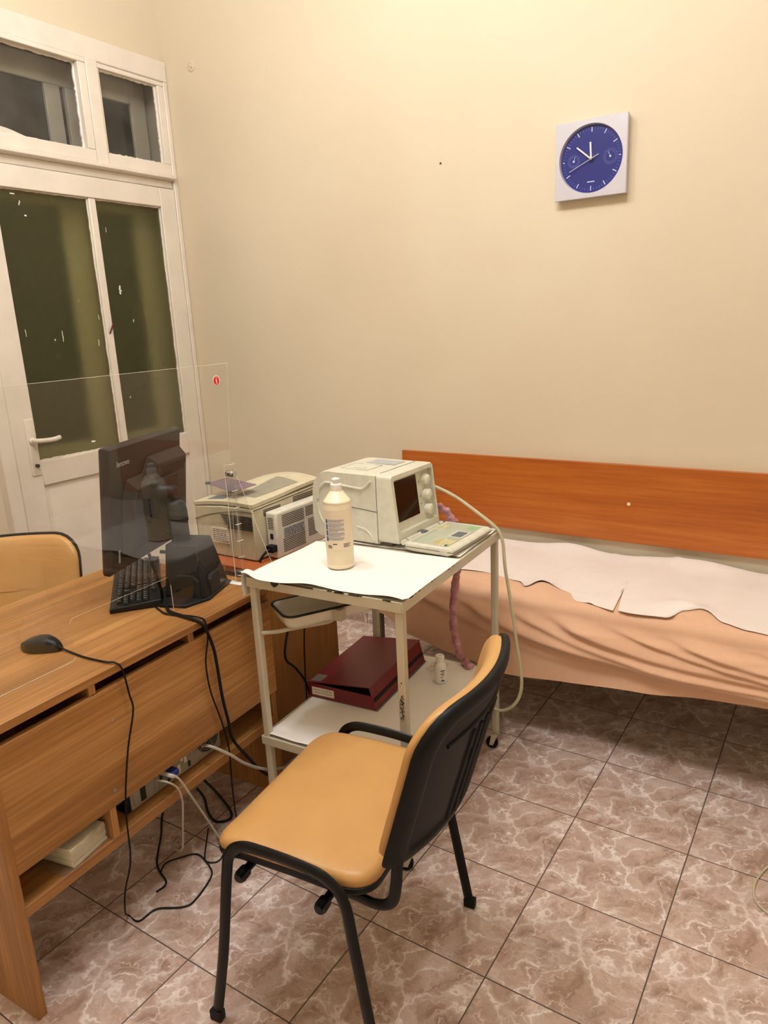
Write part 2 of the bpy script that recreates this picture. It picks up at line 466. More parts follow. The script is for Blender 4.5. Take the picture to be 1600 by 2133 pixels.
def text_mesh(name, txt, size, mat, parent, mtx, depth=.0004, align='CENTER'):
    cu = bpy.data.curves.new(name, 'FONT'); cu.body = txt; cu.size = size; cu.extrude = depth; cu.align_x = align; cu.align_y = 'CENTER'
    tmp = bpy.data.objects.new(name, cu); COL.objects.link(tmp)
    dg = bpy.context.evaluated_depsgraph_get(); dg.update()
    me = bpy.data.meshes.new_from_object(tmp.evaluated_get(dg))
    bpy.data.objects.remove(tmp)
    me.materials.clear(); me.materials.append(M[mat])
    o = bpy.data.objects.new(name, me); COL.objects.link(o); o.parent = parent
    me.transform(mtx)
    return o
def frame(o, x, y):
    """matrix whose local x, y are the given directions at origin o"""
    x = Vector(x).normalized(); y = Vector(y).normalized(); z = x.cross(y)
    m = Matrix((x, y, z)).transposed().to_4x4(); m.translation = Vector(o); return m

mats()

# ---------------------------------------------------------------- room shell
YB, XL, XR, YF, ZC = .635, -2.56, 1.75, -3.3, 3.70
NICHE = -2.72
def room():
    # floor object origin on a tile joint so the joints of the pattern fall where the tiles meet
    fl = MB().box((NICHE-.1, YF, -.05), (XR, YB+.1, 0)).build('floor', 'floor', smooth=False); structure(fl)
    structure(MB().box((NICHE-.1, YF-.1, ZC), (XR+.1, YB+.1, ZC+.1)).build('ceiling', 'ceiling', smooth=False))
    structure(MB().box((NICHE-.1, YB, 0), (XR+.1, YB+.1, ZC)).build('wall_back', 'wall', smooth=False))
    structure(MB().box((XR, YF, 0), (XR+.1, YB, ZC)).build('wall_right', 'wall', smooth=False))
    structure(MB().box((NICHE-.1, YF-.1, 0), (XR+.1, YF, ZC)).build('wall_front', 'wall', smooth=False))
    w = MB().box((NICHE-.1, YF, 0), (XL, -.545, ZC)).box((NICHE-.1, -.545, 2.84), (XL, YB, ZC))
    structure(w.build('wall_left', 'wall', smooth=False))
    sk = MB().box((-2.50, YB-.012, 0), (XR, YB, .055)).build('baseboard_back', 'skirt', smooth=False); structure(sk)
    structure(MB().box((XL, YF, 0), (XL+.012, -.58, .055)).build('baseboard_left', 'skirt', smooth=False))
room()

def door_and_window():
    X = -2.52
    # outer casing around door and transom
    c = MB()
    c.box((XL-.02, -.57, 0), (X+.012, -.505, 2.865))              # left casing
    c.box((XL-.03, -.57, 2.765), (X+.004, YB-.001, 2.862))          # head
    c.box((XL-.03, .607, 0), (X+.002, YB-.001, 2.862))             # right strip
    c.box((XL-.03, -.505, 2.262), (X-.012, .607, 2.30))            # transom rail behind the drip
    structure(c.build('trim_1', 'white_paint', bevel=.005))
    # ---- door leaf
    d = empty('door_1', 'white painted glazed door', 'door'); del d['label']; del d['category']; structure(d)
    y0, y1 = -.50, .604
    leaf = MB()
    leaf.box((X-.04, y0, .01), (X, -.385, 2.258))                 # lock stile
    leaf.box((X-.04, .505, .01), (X, y1, 2.258))                  # hinge stile
    leaf.box((X-.04, -.385, 2.165), (X, .505, 2.258))              # top rail
    leaf.box((X-.04, -.385, .872), (X, .505, .985))                # lock rail
    leaf.box((X-.04, -.385, .01), (X, .505, .20))                 # bottom rail
    leaf.build('door_leaf', 'white_paint', d, bevel=.004)
    # lower panel with fielded centre
    p = MB().box((X-.03, -.385, .20), (X-.014, .505, .872))
    lo = [(X-.014, -.36, .225), (X-.014, .48, .225), (X-.014, .48, .848), (X-.014, -.36, .848)]
    hi = [(X-.004, -.325, .26), (X-.004, .445, .26), (X-.004, .445, .812), (X-.004, -.325, .812)]
    p.rings([lo, hi]); p.build('lower_panel', 'white_paint', d)
    MB().box((X-.036, .072, .985), (X-.004, .112, 2.165)).build('glazing_bar', 'white_paint', d, bevel=.006)
    for a, b in ((-.385, .072), (.112, .505)):
        g = MB().box((X-.028, a, .985), (X-.022, b, 2.165)).build('glass_pane', 'frost', d, smooth=False)
        # ragged putty bead
        rb = MB()
        rng = random.Random(3)
        for ya, za, yb, zb in ((a, .985, a, 2.165), (b, .985, b, 2.165), (a, .985, b, .985), (a, 2.165, b, 2.165)):
            n = 46; pts = []
            for k in range(n+1):
                t = k/n; pts.append((X-.020+rng.uniform(-.001, .001), ya+(yb-ya)*t+rng.uniform(-.002, .002), za+(zb-za)*t+rng.uniform(-.002, .002)))
            rb.tube(pts, .0055, 6, smooth=False)
        rb.build('putty_bead', 'white_paint', d)
    fl = MB(); rng = random.Random(11)
    for y, z, h, w in ((-.16, 1.54, .045, .004), (-.20, 1.525, .006, .006), (-.34, 1.56, .03, .003), (.03, 1.5, .03, .004), (-.27, 2.11, .018, .005), (-.31, 2.145, .004, .03), (.16, 2.03, .02, .003), (.2, 1.75, .04, .012),
                       (.255, 1.6, .014, .004), (-.08, 1.03, .007, .03), (.05, 1.62, .02, .003), (.17, 1.22, .006, .005), (-.25, 2.06, .005, .014), (-.05, 1.7, .008, .004)):
        n = max(1, int(h/.012)*2)
        for k in range(n):
            yy = y + rng.uniform(-w, w)*.5; zz = z - h/2 + h*(k+.5)/n
            fl.box((X-.022, yy-w*.35, zz-.6*h/n), (X-.0212, yy+w*.35, zz+.6*h/n))
    fl.build('paint_splash', 'white', d, smooth=False)
    MB().hexa([(X-.004, .083, 1.54), (X+.004, .080, 1.545), (X+.003, .09, 1.545), (X-.004, .092, 1.54), (X+.002, .105, 1.585), (X+.005, .104, 1.588), (X+.005, .114, 1.59), (X+.002, .116, 1.585)]).build('paint_chip', 'scrap', d)
    # handle set
    hp = MB()
    hp.rings([[(X+t, a, b) for a, b in rrect(-.437-i, .925-i, -.391+i, 1.185+i, .008)] for t, i in ((0, 0), (.005, 0), (.007, -.003))])
    plate = hp.build('handle_plate', 'white_paint', d)
    MB().lathe([(.008, 0), (.008, .016), (.004, .018)], (X+.004, -.411, .972), 14, Matrix.Rotation(PI/2, 3, 'Y')).build('keyhole', 'slot', plate)
    h = MB().tube([(X+.006, -.414, 1.086), (X+.03, -.414, 1.087), (X+.046, -.405, 1.087), (X+.05, -.37, 1.085), (X+.048, -.33, 1.084), (X+.044, -.298, 1.088)], .0105, 12, True, 8)
    h.lathe([(.016, 0), (.016, .01), (.011, .014)], (X+.006, -.414, 1.086), 18, Matrix.Rotation(PI/2, 3, 'Y'))
    h.build('door_handle', 'white_paint', d)
    # ---- transom window
    w = empty('window_1', 'x', 'window'); del w['label']; del w['category']; structure(w)
    z0, z1 = 2.300, 2.765
    fr = MB()
    fr.box((X-.035, .142, z0), (X+.016, .205, z1))       # mullion
    MBsill = MB().prism([(X-.06, z0-.006), (X+.028, z0+.004), (X+.028, z0+.022), (X-.06, z0+.03)], 'y', -.505, .607)
    MBsill.build('transom_drip', 'white_paint', w, bevel=.003)
    fr.build('mullion', 'white_paint', w, bevel=.004)
    for a, b in ((-.505, .142), (.205, .607)):
        s = MB(); t = .055
        dx = .012 if a < 0 else 0.0
        s.box((X-.035+dx, a, z0+.024), (X+dx, b, z0+.024+t)); s.box((X-.035+dx, a, z1-t*.4), (X+dx, b, z1))
        s.box((X-.035+dx, a, z0+.024+t), (X+dx, a+(t*.35 if a > 0 else t), z1-t*.4)); s.box((X-.035+dx, b-t*.75, z0+.024+t), (X+dx, b, z1-t*.4))
        sash = s.build('window_sash', 'white_paint', w, bevel=.004)
        MB().box((X-.030, a+.01, z0+.05), (X-.026, b-.01, z1-.01)).build('window_pane', 'pane', sash, smooth=False)
        rb = MB(); rng = random.Random(int(a*100)+200)
        A, B, Z0, Z1 = a+(t*.35 if a > 0 else t), b-t*.75, z0+.024+t, z1-t*.4
        for ya, za, yb, zb in ((A, Z0, B, Z0), (B, Z0, B, Z1), (A, Z1, B, Z1)):
            n = 30; pts = []
            for k in range(n+1):
                q = k/n; pts.append((X-.022, ya+(yb-ya)*q+rng.uniform(-.003, .003), za+(zb-za)*q+rng.uniform(-.003, .003)))
            rb.tube(pts, .007, 6, smooth=False)
        rb.build('putty_bead', 'white_paint', sash)
        if a < 0:
            sm = MB(); n = 14; poly = []
            for k in range(n+1):
                q = k/n; poly.append((-.40+.36*q, Z0+.004+.034*math.sin(PI*min(1, q*1.25+.12))**1.5*(1-q*.7)))
            poly = [(-.40, Z0), ] + poly + [(-.04, Z0)]
            sm.prism(poly, 'x', X-.0255, X-.0248); sm.build('paint_smear', 'old_paint', sash, smooth=False)
    # ---- second, outer leaf and transom across the depth of the wall
    O = NICHE+.06
    oc = MB()
    oc.box((O-.03, -.545, 0), (O, -.36, 2.84)); oc.box((O-.03, .504, 0), (O, .598, 2.84)); oc.box((O-.03, -.36, 2.668), (O, .504, 2.84))
    oc.box((O-.03, -.36, 2.14), (O, .44, 2.33)); oc.box((O-.03, -.36, 0), (O, .44, 1.02)); oc.box((O-.028, .43, 0), (O+.002, .54, 2.33))
    oc.box((O-.03, .01, 1.02), (O, .145, 2.14)); oc.box((O-.03, .02, 2.33), (O, .10, 2.668)); oc.box((O-.03, .125, 2.33), (O+.006, .20, 2.668))
    oc.box((O-.04, -.545, 2.275), (XL-.03, .605, 2.295))
    structure(oc.build('trim_2', 'old_paint', bevel=.004))
    ng = MB().box((O-.022, -.37, 1.0), (O-.016, .51, 2.68)); structure(ng.build('window_2', 'night', smooth=False))
    rv = MB().box((NICHE-.02, -.546, 0), (XL-.02, -.540, 2.84)).box((NICHE-.02, .622, 0), (XL-.03, .634, 2.84)).box((NICHE-.02, -.54, 2.834), (XL-.03, .622, 2.839))
    structure(rv.build('trim_3', 'old_paint', smooth=False))
door_and_window()

def wall_things():
    b = MB().lathe([(.024, 0), (.024, .003), (.018, .006), (.016, .006), (.015, .004), (.001, .004)], (-2.335, YB, 2.806), 24, Matrix.Rotation(PI/2, 3, 'X'))
    b.box((-2.347, YB-.009, 2.803), (-2.323, YB-.003, 2.809), Matrix.Rotation(.7, 3, 'Y'))
    tag(b.build('round_cover', 'wall'), 'small round cream cover set in the back wall beside the transom window', 'cover')
    tag(MB().lathe([(.0035, 0), (.0035, .004), (.001, .006)], (-.945, YB, 2.164), 10, Matrix.Rotation(PI/2, 3, 'X')).build('nail', 'dark_chip'), 'tiny dark nail head alone on the bare cream wall left of the clock', 'nail')
wall_things()

# ---------------------------------------------------------------- clock
def clock():
    cx, cz, h = -.303, 2.083, .134
    r = empty('wall_clock', 'square silver wall clock with deep blue round dial on the back wall', 'clock', (cx, YB, cz))
    # local: x right, z up, -y towards the room
    D = -.036
    bz = MB(); n = 64; R = .118
    def ang(k): return 2*PI*k/n
    def sq(k, s, y):
        a = ang(k); c, sn = math.cos(a), math.sin(a); m = max(abs(c), abs(sn)); return (s*c/m, y, s*sn/m)
    loops = [[sq(k, h-.004, -.001) for k in range(n)], [sq(k, h, D+.004) for k in range(n)], [sq(k, h-.002, D) for k in range(n)],
             [(R*math.cos(ang(k)), D, R*math.sin(ang(k))) for k in range(n)], [((R-.003)*math.cos(ang(k)), D+.014, (R-.003)*math.sin(ang(k))) for k in range(n)]]
    bz.rings(loops, True, False).build('clock_frame', 'silver', r, angle=30)
    fc = MB().lathe([(R, 0), (R, .001)], (0, D+.0145, 0), 64, Matrix.Rotation(PI/2, 3, 'X'))
    dial = fc.build('dial', 'blue', r)
    def tick(a, r0, r1, w, mb):
        rot = Matrix.Rotation(a, 3, 'Y'); mb.box((-w/2, D+.0128, r0), (w/2, D+.0134, r1), rot, (0, D+.013, 0))
    mn = MB()
    for k in range(60):
        a = 2*PI*k/60
        if k % 5 == 0:
            hr = MB(); tick(a, .092 if k not in (15, 45) else .101, .108, .0032, hr); hr.build('hour_mark', 'dialmark', dial, smooth=False)
        else: tick(a, .099, .107, .0012, mn)
    mn.build('minute_marks', 'dialfaint', dial, smooth=False)
    for sx, ra, ha in ((-.066, .022, .3), (.070, .026, -.45)):
        sd = MB()
        for rr in (ra, ra*.72):
            lp = []
            for k in range(40):
                a = 2*PI*k/40; lp.append((sx+rr*math.cos(a), D+.0132, rr*math.sin(a)))
            sd.tube(lp+[lp[0]], .0005, 4, False)
        for k in range(18):
            a = 2*PI*k/18; sd.box((sx-.0006, D+.0128, ra*.74), (sx+.0006, D+.0134, ra*.95), Matrix.Rotation(a, 3, 'Y'), (sx, D+.013, 0))
        g = sd.build('gauge', 'dialfaint', r)
        nd = MB().box((sx-.0007, D+.0118, 0), (sx+.0007, D+.0125, ra*.7), Matrix.Rotation(ha, 3, 'Y'), (sx, D+.012, 0))
        nd.lathe([(.0038, 0), (.0038, .001)], (sx, D+.0125, 0), 14, Matrix.Rotation(PI/2, 3, 'X'))
        nd.build('gauge_needle', 'dialmark', g, smooth=False)
    MB().box((-.014, D+.0128, -.079), (.014, D+.0134, -.0755)).build('maker_line', 'dialmark', r, smooth=False)
    def hand(name, a, tail, length, w, y, mat='white'):
        MB().box((-w/2, y, -tail), (w/2, y+.0012, length), Matrix.Rotation(a, 3, 'Y'), (0, y, 0)).build(name, mat, r, smooth=False)
    hand('hour_hand', math.radians(-4), .004, .058, .0062, D+.0095)
    hand('minute_hand', math.radians(-50), .004, .070, .0052, D+.0075)
    hand('second_hand', math.radians(246), .032, .088, .0014, D+.0055)
    MB().box((-.0016, D+.0055, -.030), (.0016, D+.0062, -.004), Matrix.Rotation(math.radians(246), 3, 'Y'), (0, D+.0055, 0)).build('second_hand_tail', 'white', r, smooth=False)
    MB().lathe([(.0062, 0), (.0062, .012), (.004, .0135)], (0, D+.0135, 0), 18, Matrix.Rotation(PI/2, 3, 'X')).build('hub', 'chrome', r)
    n2 = MB().lathe([(R-.004, 0), (R-.004, .001)], (0, D+.004, 0), 64, Matrix.Rotation(PI/2, 3, 'X'))
    n2.build('cover_glass', 'coverglass', r)
clock()

# ---------------------------------------------------------------- headboard, bed, bedspread
def bed_group():
    hb = empty('wall_board', 'long orange brown wood board on the wall above the couch', 'board', (-1.18, YB, .62))
    MB().box((0, -.019, 0), (2.1, 0, .322)).build('board_panel', 'cherry', hb, bevel=.0015)
    MB().lathe([(.007, 0), (.007, .002), (.001, .003)], (1.064, -.019, .163), 14, Matrix.Rotation(PI/2, 3, 'X')).build('screw_cap', 'label', hb)
    bd = empty('examination_couch', 'examination couch against the back wall under the orange wood board', 'couch', (0, 0, 0))
    x0, x1, y0, y1 = -1.03, 1.06, .065, .60
    MB().box((x0, y0, .40), (x1, y1, .455)).build('couch_frame', 'steel', bd, bevel=.003)
    m = MB().rings([[(a, b, z) for a, b in rrect(x0-i, y0-i, x1+i, y1+i, .035)] for z, i in ((.456, -.008), (.47, 0), (.525, 0), (.543, -.008), (.548, -.03))])
    m.build('mattress', 'label', bd)
    for lx in (x0+.03, x1-.03):
        for ly in (y0+.03, y1-.03): MB().box((lx-.014, ly-.014, 0), (lx+.014, ly+.014, .40)).build('leg', 'steel', bd, bevel=.002)
    # bedspread: flat on top, hanging in swags at the front
    hem_pts = [(-1.045, .385), (-.93, .385), (-.80, .322), (-.60, .275), (-.40, .248), (-.15, .268), (.1, .298), (.3, .322), (.5, .340), (.8, .35), (1.08, .35)]
    def hem(x):
        for (a, za), (b, zb) in zip(hem_pts, hem_pts[1:]):
            if x <= b:
                t = max(0, min(1, (x-a)/(b-a))); t = t*t*(3-2*t)*.5+t*.5; return za+(zb-za)*t
        return hem_pts[-1][1]
    xa, xb = -1.045, 1.08
    def fold(x, t):
        # t: 0 at top edge .. 1 at hem ; ridges run down to the right
        s = (x+.62)
        f = 0.0
        for off, amp, wd, slope in ((.06, .034, .070, .62), (.22, .020, .055, .60), (.40, .036, .080, .53), (.60, .022, .055, .50), (.80, .034, .080, .46), (1.05, .026, .07, .44), (1.3, .03, .08, .42), (-.20, .010, .08, .6)):
            # ridge line: starts at x=off at the top, sweeps right as it falls
            d = (t - (0.02 + slope*(1-math.exp(-max(0, (s-off)*2.3))) + .20*max(0, s-off) + .02*math.sin(7*s+off*9)))
            if s > off-.06:
                env = min(1, max(0, (s-off+.06)/.14))*math.exp(-max(0, s-off)*.5)
                f += amp*env*math.exp(-(d/(wd*(2.1 if d < 0 else .95)))**2)
        f += .003*math.sin(26*s+34*t)*max(0, min(1, (s-.5)))*(1-t)
        return f
    NT_, NS = 150, 46
    def surf(u, v):
        x = xa+(xb-xa)*u
        if v < .32:                       # top
            t = v/.32; y = .605 + (.075-.605)*t
            z = .5515 + .004*math.sin(9*x+6*y)*math.sin(5*y)
            # loose bunches along the front edge
            bb = math.exp(-((y-.14)/.055)**2)
            z += bb*(.030*math.exp(-((x+.30)/.05)**2) + .036*math.exp(-((x-.20)/.085)**2) + .015*math.exp(-((x+.55)/.08)**2))
            return (x, y, z)
        if v < .40:                       # rounded edge
            a = (v-.32)/.08*PI/2; r = .04
            return (x, .075-r*math.sin(a), .5515-r+r*math.cos(a))
        t = (v-.40)/.60; zt = .5115; zh = hem(x)
        z = zt+(zh-zt)*t
        y = .035 - .028*t - fold(x, t)*min(1, t*5+.12) + .006*math.sin(14*x+3*t)*t
        return (x, y, z)
    b = MB().slab(surf, NT_, NS*2, lambda u, v: (Vector((0, 0, -.0025)) if v < .36 else Vector((0, .0025, 0))))
    # hanging left end
    def endf(u, v):
        y = .605+(.04-.605)*u; zt = .5495; zh = .395+.03*math.sin(5*u)
        return (xa-.004-.006*math.sin(9*u)*v, y, zt+(zh-zt)*v)
    b.slab(endf, 24, 10, (.0025, 0, 0))
    tag(b.build('bedspread', 'spread', angle=80), 'peach cotton cover draped over the couch front in loose folds', 'bedspread')
    # couch paper: two lengths overlapping at a slit
    front = [(-1.0, .17), (-.75, .185), (-.55, .20), (-.44, .18), (-.38, .115), (-.30, .165), (-.24, .16), (-.18, .085), (-.02, .045), (.1, .055), (.155, .10), (.22, .14), (.28, .10), (.36, .075), (.5, .055), (.7, .05), (1.05, .05)]
    def fy(x):
        for (a, za), (bq, zb) in zip(front, front[1:]):
            if x <= bq:
                t = max(0, min(1, (x-a)/(bq-a))); t = t*t*(3-2*t); return za+(zb-za)*t
        return front[-1][1]
    def bedz(x, y):
        bb = math.exp(-((y-.14)/.055)**2)
        return .5515 + .004*math.sin(9*x+6*y)*math.sin(5*y) + bb*(.030*math.exp(-((x+.30)/.05)**2) + .036*math.exp(-((x-.20)/.085)**2) + .015*math.exp(-((x+.55)/.08)**2))
    def paper(xs0, xs1, sk0, sk1, lift, nm, lab):
        def f(u, v):
            x = xs0+(xs1-xs0)*u; yb = .600; yf = fy(x)
            y = yb+(yf-yb)*v; x += (sk0+(sk1-sk0)*u)*v**1.5
            z = bedz(x, y)+.003+lift
            z += .030*math.exp(-(v/.10)**2)*(.4+.6*abs(math.sin(6.3*x+.6))**2) + .006*abs(math.sin(5.1*x+2*y))*(1-v)
            z += .004*math.sin(21*x+14*y)*math.exp(-((x+.35)/.3)**2)+.003*math.exp(-((x-(-.28)-.5*(y-.35))/.012)**2)+.005*math.exp(-((x+.02-.35*(y-.3))/.015)**2)
            return (x, y, z)
        q = MB().slab(f, 90, 40, (0, 0, .0008))
        tag(q.build(nm, 'bedpaper', angle=80), lab, 'paper sheet', 'couch paper on the examination couch')
    paper(-.985, -.045, .03, .035, 0, 'couch_paper', 'white paper sheet on the left half of the couch, behind the trolley')
    paper(-.062, 1.05, .068, .0, .0015, 'couch_paper', 'white paper sheet on the right half of the couch, running out of frame')
bed_group()

# ---------------------------------------------------------------- desk
DO = (-.841, -1.628, 0.0); DR = math.atan2(.99875, -.05)
DM = Matrix.Translation(DO) @ Matrix.Rotation(DR, 4, 'Z')
def dw(u, v, z): return DM @ Vector((u, v, z))
DH, DL, DW = .75, .972, .655
def desk():
    d = empty('desk', 'light oak laminate office desk with open shelf behind its front panel', 'desk', DO, DR)
    MB().box((-.004, 0, DH-.022), (DL, DW, DH)).build('desktop', 'oak_x', d, bevel=.002)
    MB().box((0, .0, 0), (.022, DW-.03, DH-.022)).build('side_panel', 'oak_z', d, bevel=.001)
    MB().box((.925, .012, 0), (.947, DW-.03, DH-.022)).build('side_panel', 'oak_z', d, bevel=.001)
    MB().box((.022, .003, .384), (.945, .021, .700)).build('modesty_panel', 'oak_x', d, bevel=.001)
    MB().box((.022, .006, .268), (.925, .372, .297)).build('shelf', 'oak_x', d, bevel=.001)
    MB().box((.272, .004, .297), (.291, .372, .70)).build('divider', 'oak_z', d, bevel=.001)
    for u in (.27, .60): MB().box((u, .008, .70), (u+.02, .05, DH-.022)).build('spacer_block', 'oak_z', d, bevel=.001)
    MB().box((.291, .360, .297), (.925, .372, .70)).box((.022, .360, .297), (.272, .372, .728)).build('back_panel', 'oak_x', d)  # added board, closes the desk back so the gaps look dark
    for u, z in ((.318, .615), (.294, .428)):
        MB().lathe([(.0045, 0), (.0045, .0012), (.002, .0014)], (u, .003, z), 12, Matrix.Rotation(PI/2, 3, 'X')).build('screw', 'steel', d)
desk()

def left_behind():
    # printer cabinet
    c = empty('printer_cabinet', 'small cabinet with red brown top carrying the printer at the far desk end', 'cabinet', (-1.0, -.60, 0))
    MB().box((-.455, -.005, .733), (.0, .41, .755)).build('cabinet_top', 'redwood', c, bevel=.002)
    MB().box((-.02, .01, 0), (-.002, .40, .733)).build('side_panel', 'chip', c, bevel=.001)
    MB().box((-.435, .01, 0), (-.417, .40, .733)).build('side_panel', 'chip', c, bevel=.001)
    MB().box((-.417, .385, .02), (-.02, .395, .733)).build('back_panel', 'chip', c)
    MB().box((-.417, .03, .38), (-.02, .385, .398)).build('shelf', 'chip', c)
left_behind()

# ---------------------------------------------------------------- acrylic screen
def acrylic_screen():
    s = empty('acrylic_screen', 'clear acrylic protective screen standing on the desk with a red dot sticker', 'screen', DO, DR)
    v0, v1 = .116, .120
    b = MB(); mats_ = ['acrylic', 'acrylic_edge']
    top = DH+.688
    def col(u0, u1, z0, z1, ut0=None, ut1=None):
        ut0 = u0 if ut0 is None else ut0; ut1 = u1 if ut1 is None else ut1
        b.hexa([(u0, v0, z0), (u1, v0, z0), (u1, v1, z0), (u0, v1, z0), (ut0, v0, z1), (ut1, v0, z1), (ut1, v1, z1), (ut0, v1, z1)])
    # one outline with the rounded pass-through slot
    out = [(.035, DH)]
    r = .012
    out += [(.325-r, DH)] + [(.325-r+r*math.sin(a), DH+r-r*math.cos(a)) for a in (PI/6, PI/3, PI/2)]
    out += [(.325, DH+.11-r)] + [(.325+r-r*math.cos(a), DH+.11-r+r*math.sin(a)) for a in (PI/6, PI/3, PI/2)]
    out += [(.658-r, DH+.11)] + [(.658-r+r*math.sin(a), DH+.11-r+r*math.cos(a)) for a in (PI/6, PI/3, PI/2)]
    out += [(.658, DH)]
    out += [(.925, DH), (.985, top), (.0, top)]
    b.prism([(p[0], p[1]) for p in out], 'y', v0, v1)
    sheet = b.build('clear_sheet', 'acrylic', s, smooth=False)
    e = MB()
    for seg in (out[1:5], out[5:9]): e.tube([(p[0], v0-.0002, p[1]) for p in seg], .0005, 5, False)
    e.tube([(p[0], v0-.0002, p[1]) for p in out[-3:]] + [(.0, v0-.0002, top)], .0005, 5, False)
    e.tube([(.037, v0-.0004, DH+.0008), (.313, v0-.0004, DH+.0008)], .0008, 5, False)
    e.tube([(.335, v0-.0004, DH+.11), (.65, v0-.0004, DH+.11)], .0003, 5, False)
    e.tube([(.658, v0-.0004, DH+.001), (.658, v0-.0004, DH+.085)], .0008, 5, False)
    e.build('polished_edge', 'acrylic_edge', sheet)
    # sticker with a white i
    st = MB().lathe([(.0125, 0), (.0125, .0004)], (.932, v0-.0002, 1.39), 28, Matrix.Rotation(PI/2, 3, 'X'))
    stk = st.build('sticker', 'stickred', s)
    ot = MB().lathe([(.0148, 0), (.0148, .0002)], (.932, v0-.0001, 1.391), 28, Matrix.Rotation(PI/2, 3, 'X')); ot.build('sticker_border', 'white', stk)
    i = MB().box((.9304, v0-.0012, 1.381), (.9336, v0-.0006, 1.394)); i.box((.9304, v0-.0012, 1.3965), (.9336, v0-.0006, 1.3995)); i.box((.929, v0-.0012, 1.392), (.932, v0-.0006, 1.394))
    i.build('sticker_letter', 'white', stk, smooth=False)
    # upright bent channel with two bolts, and triangular brace
    ch = MB(); uc = .943; R = .018
    for rr in (1,):
        A = []; 
        loops = []
        for z in (DH+.001, DH+.385):
            lp = [(uc+R*math.cos(a), v0-.001-R*1.3*math.sin(a), z) for a in [PI*k/14 for k in range(15)]]
            lp += [(uc+(R-.003)*math.cos(a), v0-.001-(R-.003)*1.3*math.sin(a), z) for a in [PI*k/14 for k in range(14, -1, -1)]]
            loops.append(lp)
        ch.rings(loops)
    ch.build('bent_channel', 'acrylic', s)
    ce = MB()
    ce.tube([(uc-R, v0-.002, DH+.002), (uc-R, v0-.002, DH+.384)], .0011, 5, False); ce.tube([(uc+R, v0-.002, DH+.002), (uc+R, v0-.002, DH+.384)], .0007, 5, False)
    arc = [(uc+R*math.cos(a), v0-.001-R*1.3*math.sin(a), DH+.385) for a in [PI*k/14 for k in range(15)]]
    ce.tube(arc, .0007, 5, False); ce.build('channel_edge', 'acrylic_edge', s)
    for z in (DH+.03, DH+.355):
        bo = MB().lathe([(.0085, -.014), (.010, -.010), (.010, .010), (.0085, .014)], (uc-.006, v0-.012, z), 16, Matrix.Rotation(PI/2, 3, 'X'))
        bo.lathe([(.0095, -.002), (.0095, .002)], (uc-.006, v0-.030, z), 16, Matrix.Rotation(PI/2, 3, 'X'))
        bo.build('bolt', 'chrome', s)
    for z in [DH+.085+.054*k for k in range(5)]:
        MB().tube([(uc-.013, v0-.019, z), (uc+.003, v0-.027, z+.001), (uc+.009, v0-.024, z)], .0011, 6, True).build('channel_bar', 'acrylic_edge', s)  # thin pale curved bars at even heights across the channel
    br = MB().prism([(-.035, DH), (v0-.002, DH), (v0-.002, DH+.375)], 'x', .962, .966)
    br.prism([(v1+.002, DH), (.20, DH), (v1+.002, DH+.37)], 'x', .962, .966)
    brace = br.build('brace', 'acrylic', s, smooth=False)
    be = MB().tube([(.964, -.035, DH+.001), (.964, v0-.002, DH+.375)], .0006, 5, False)
    be.tube([(.964, .20, DH+.001), (.964, v1+.002, DH+.37)], .0006, 5, False); be.build('brace_edge', 'acrylic_edge', brace)
acrylic_screen()

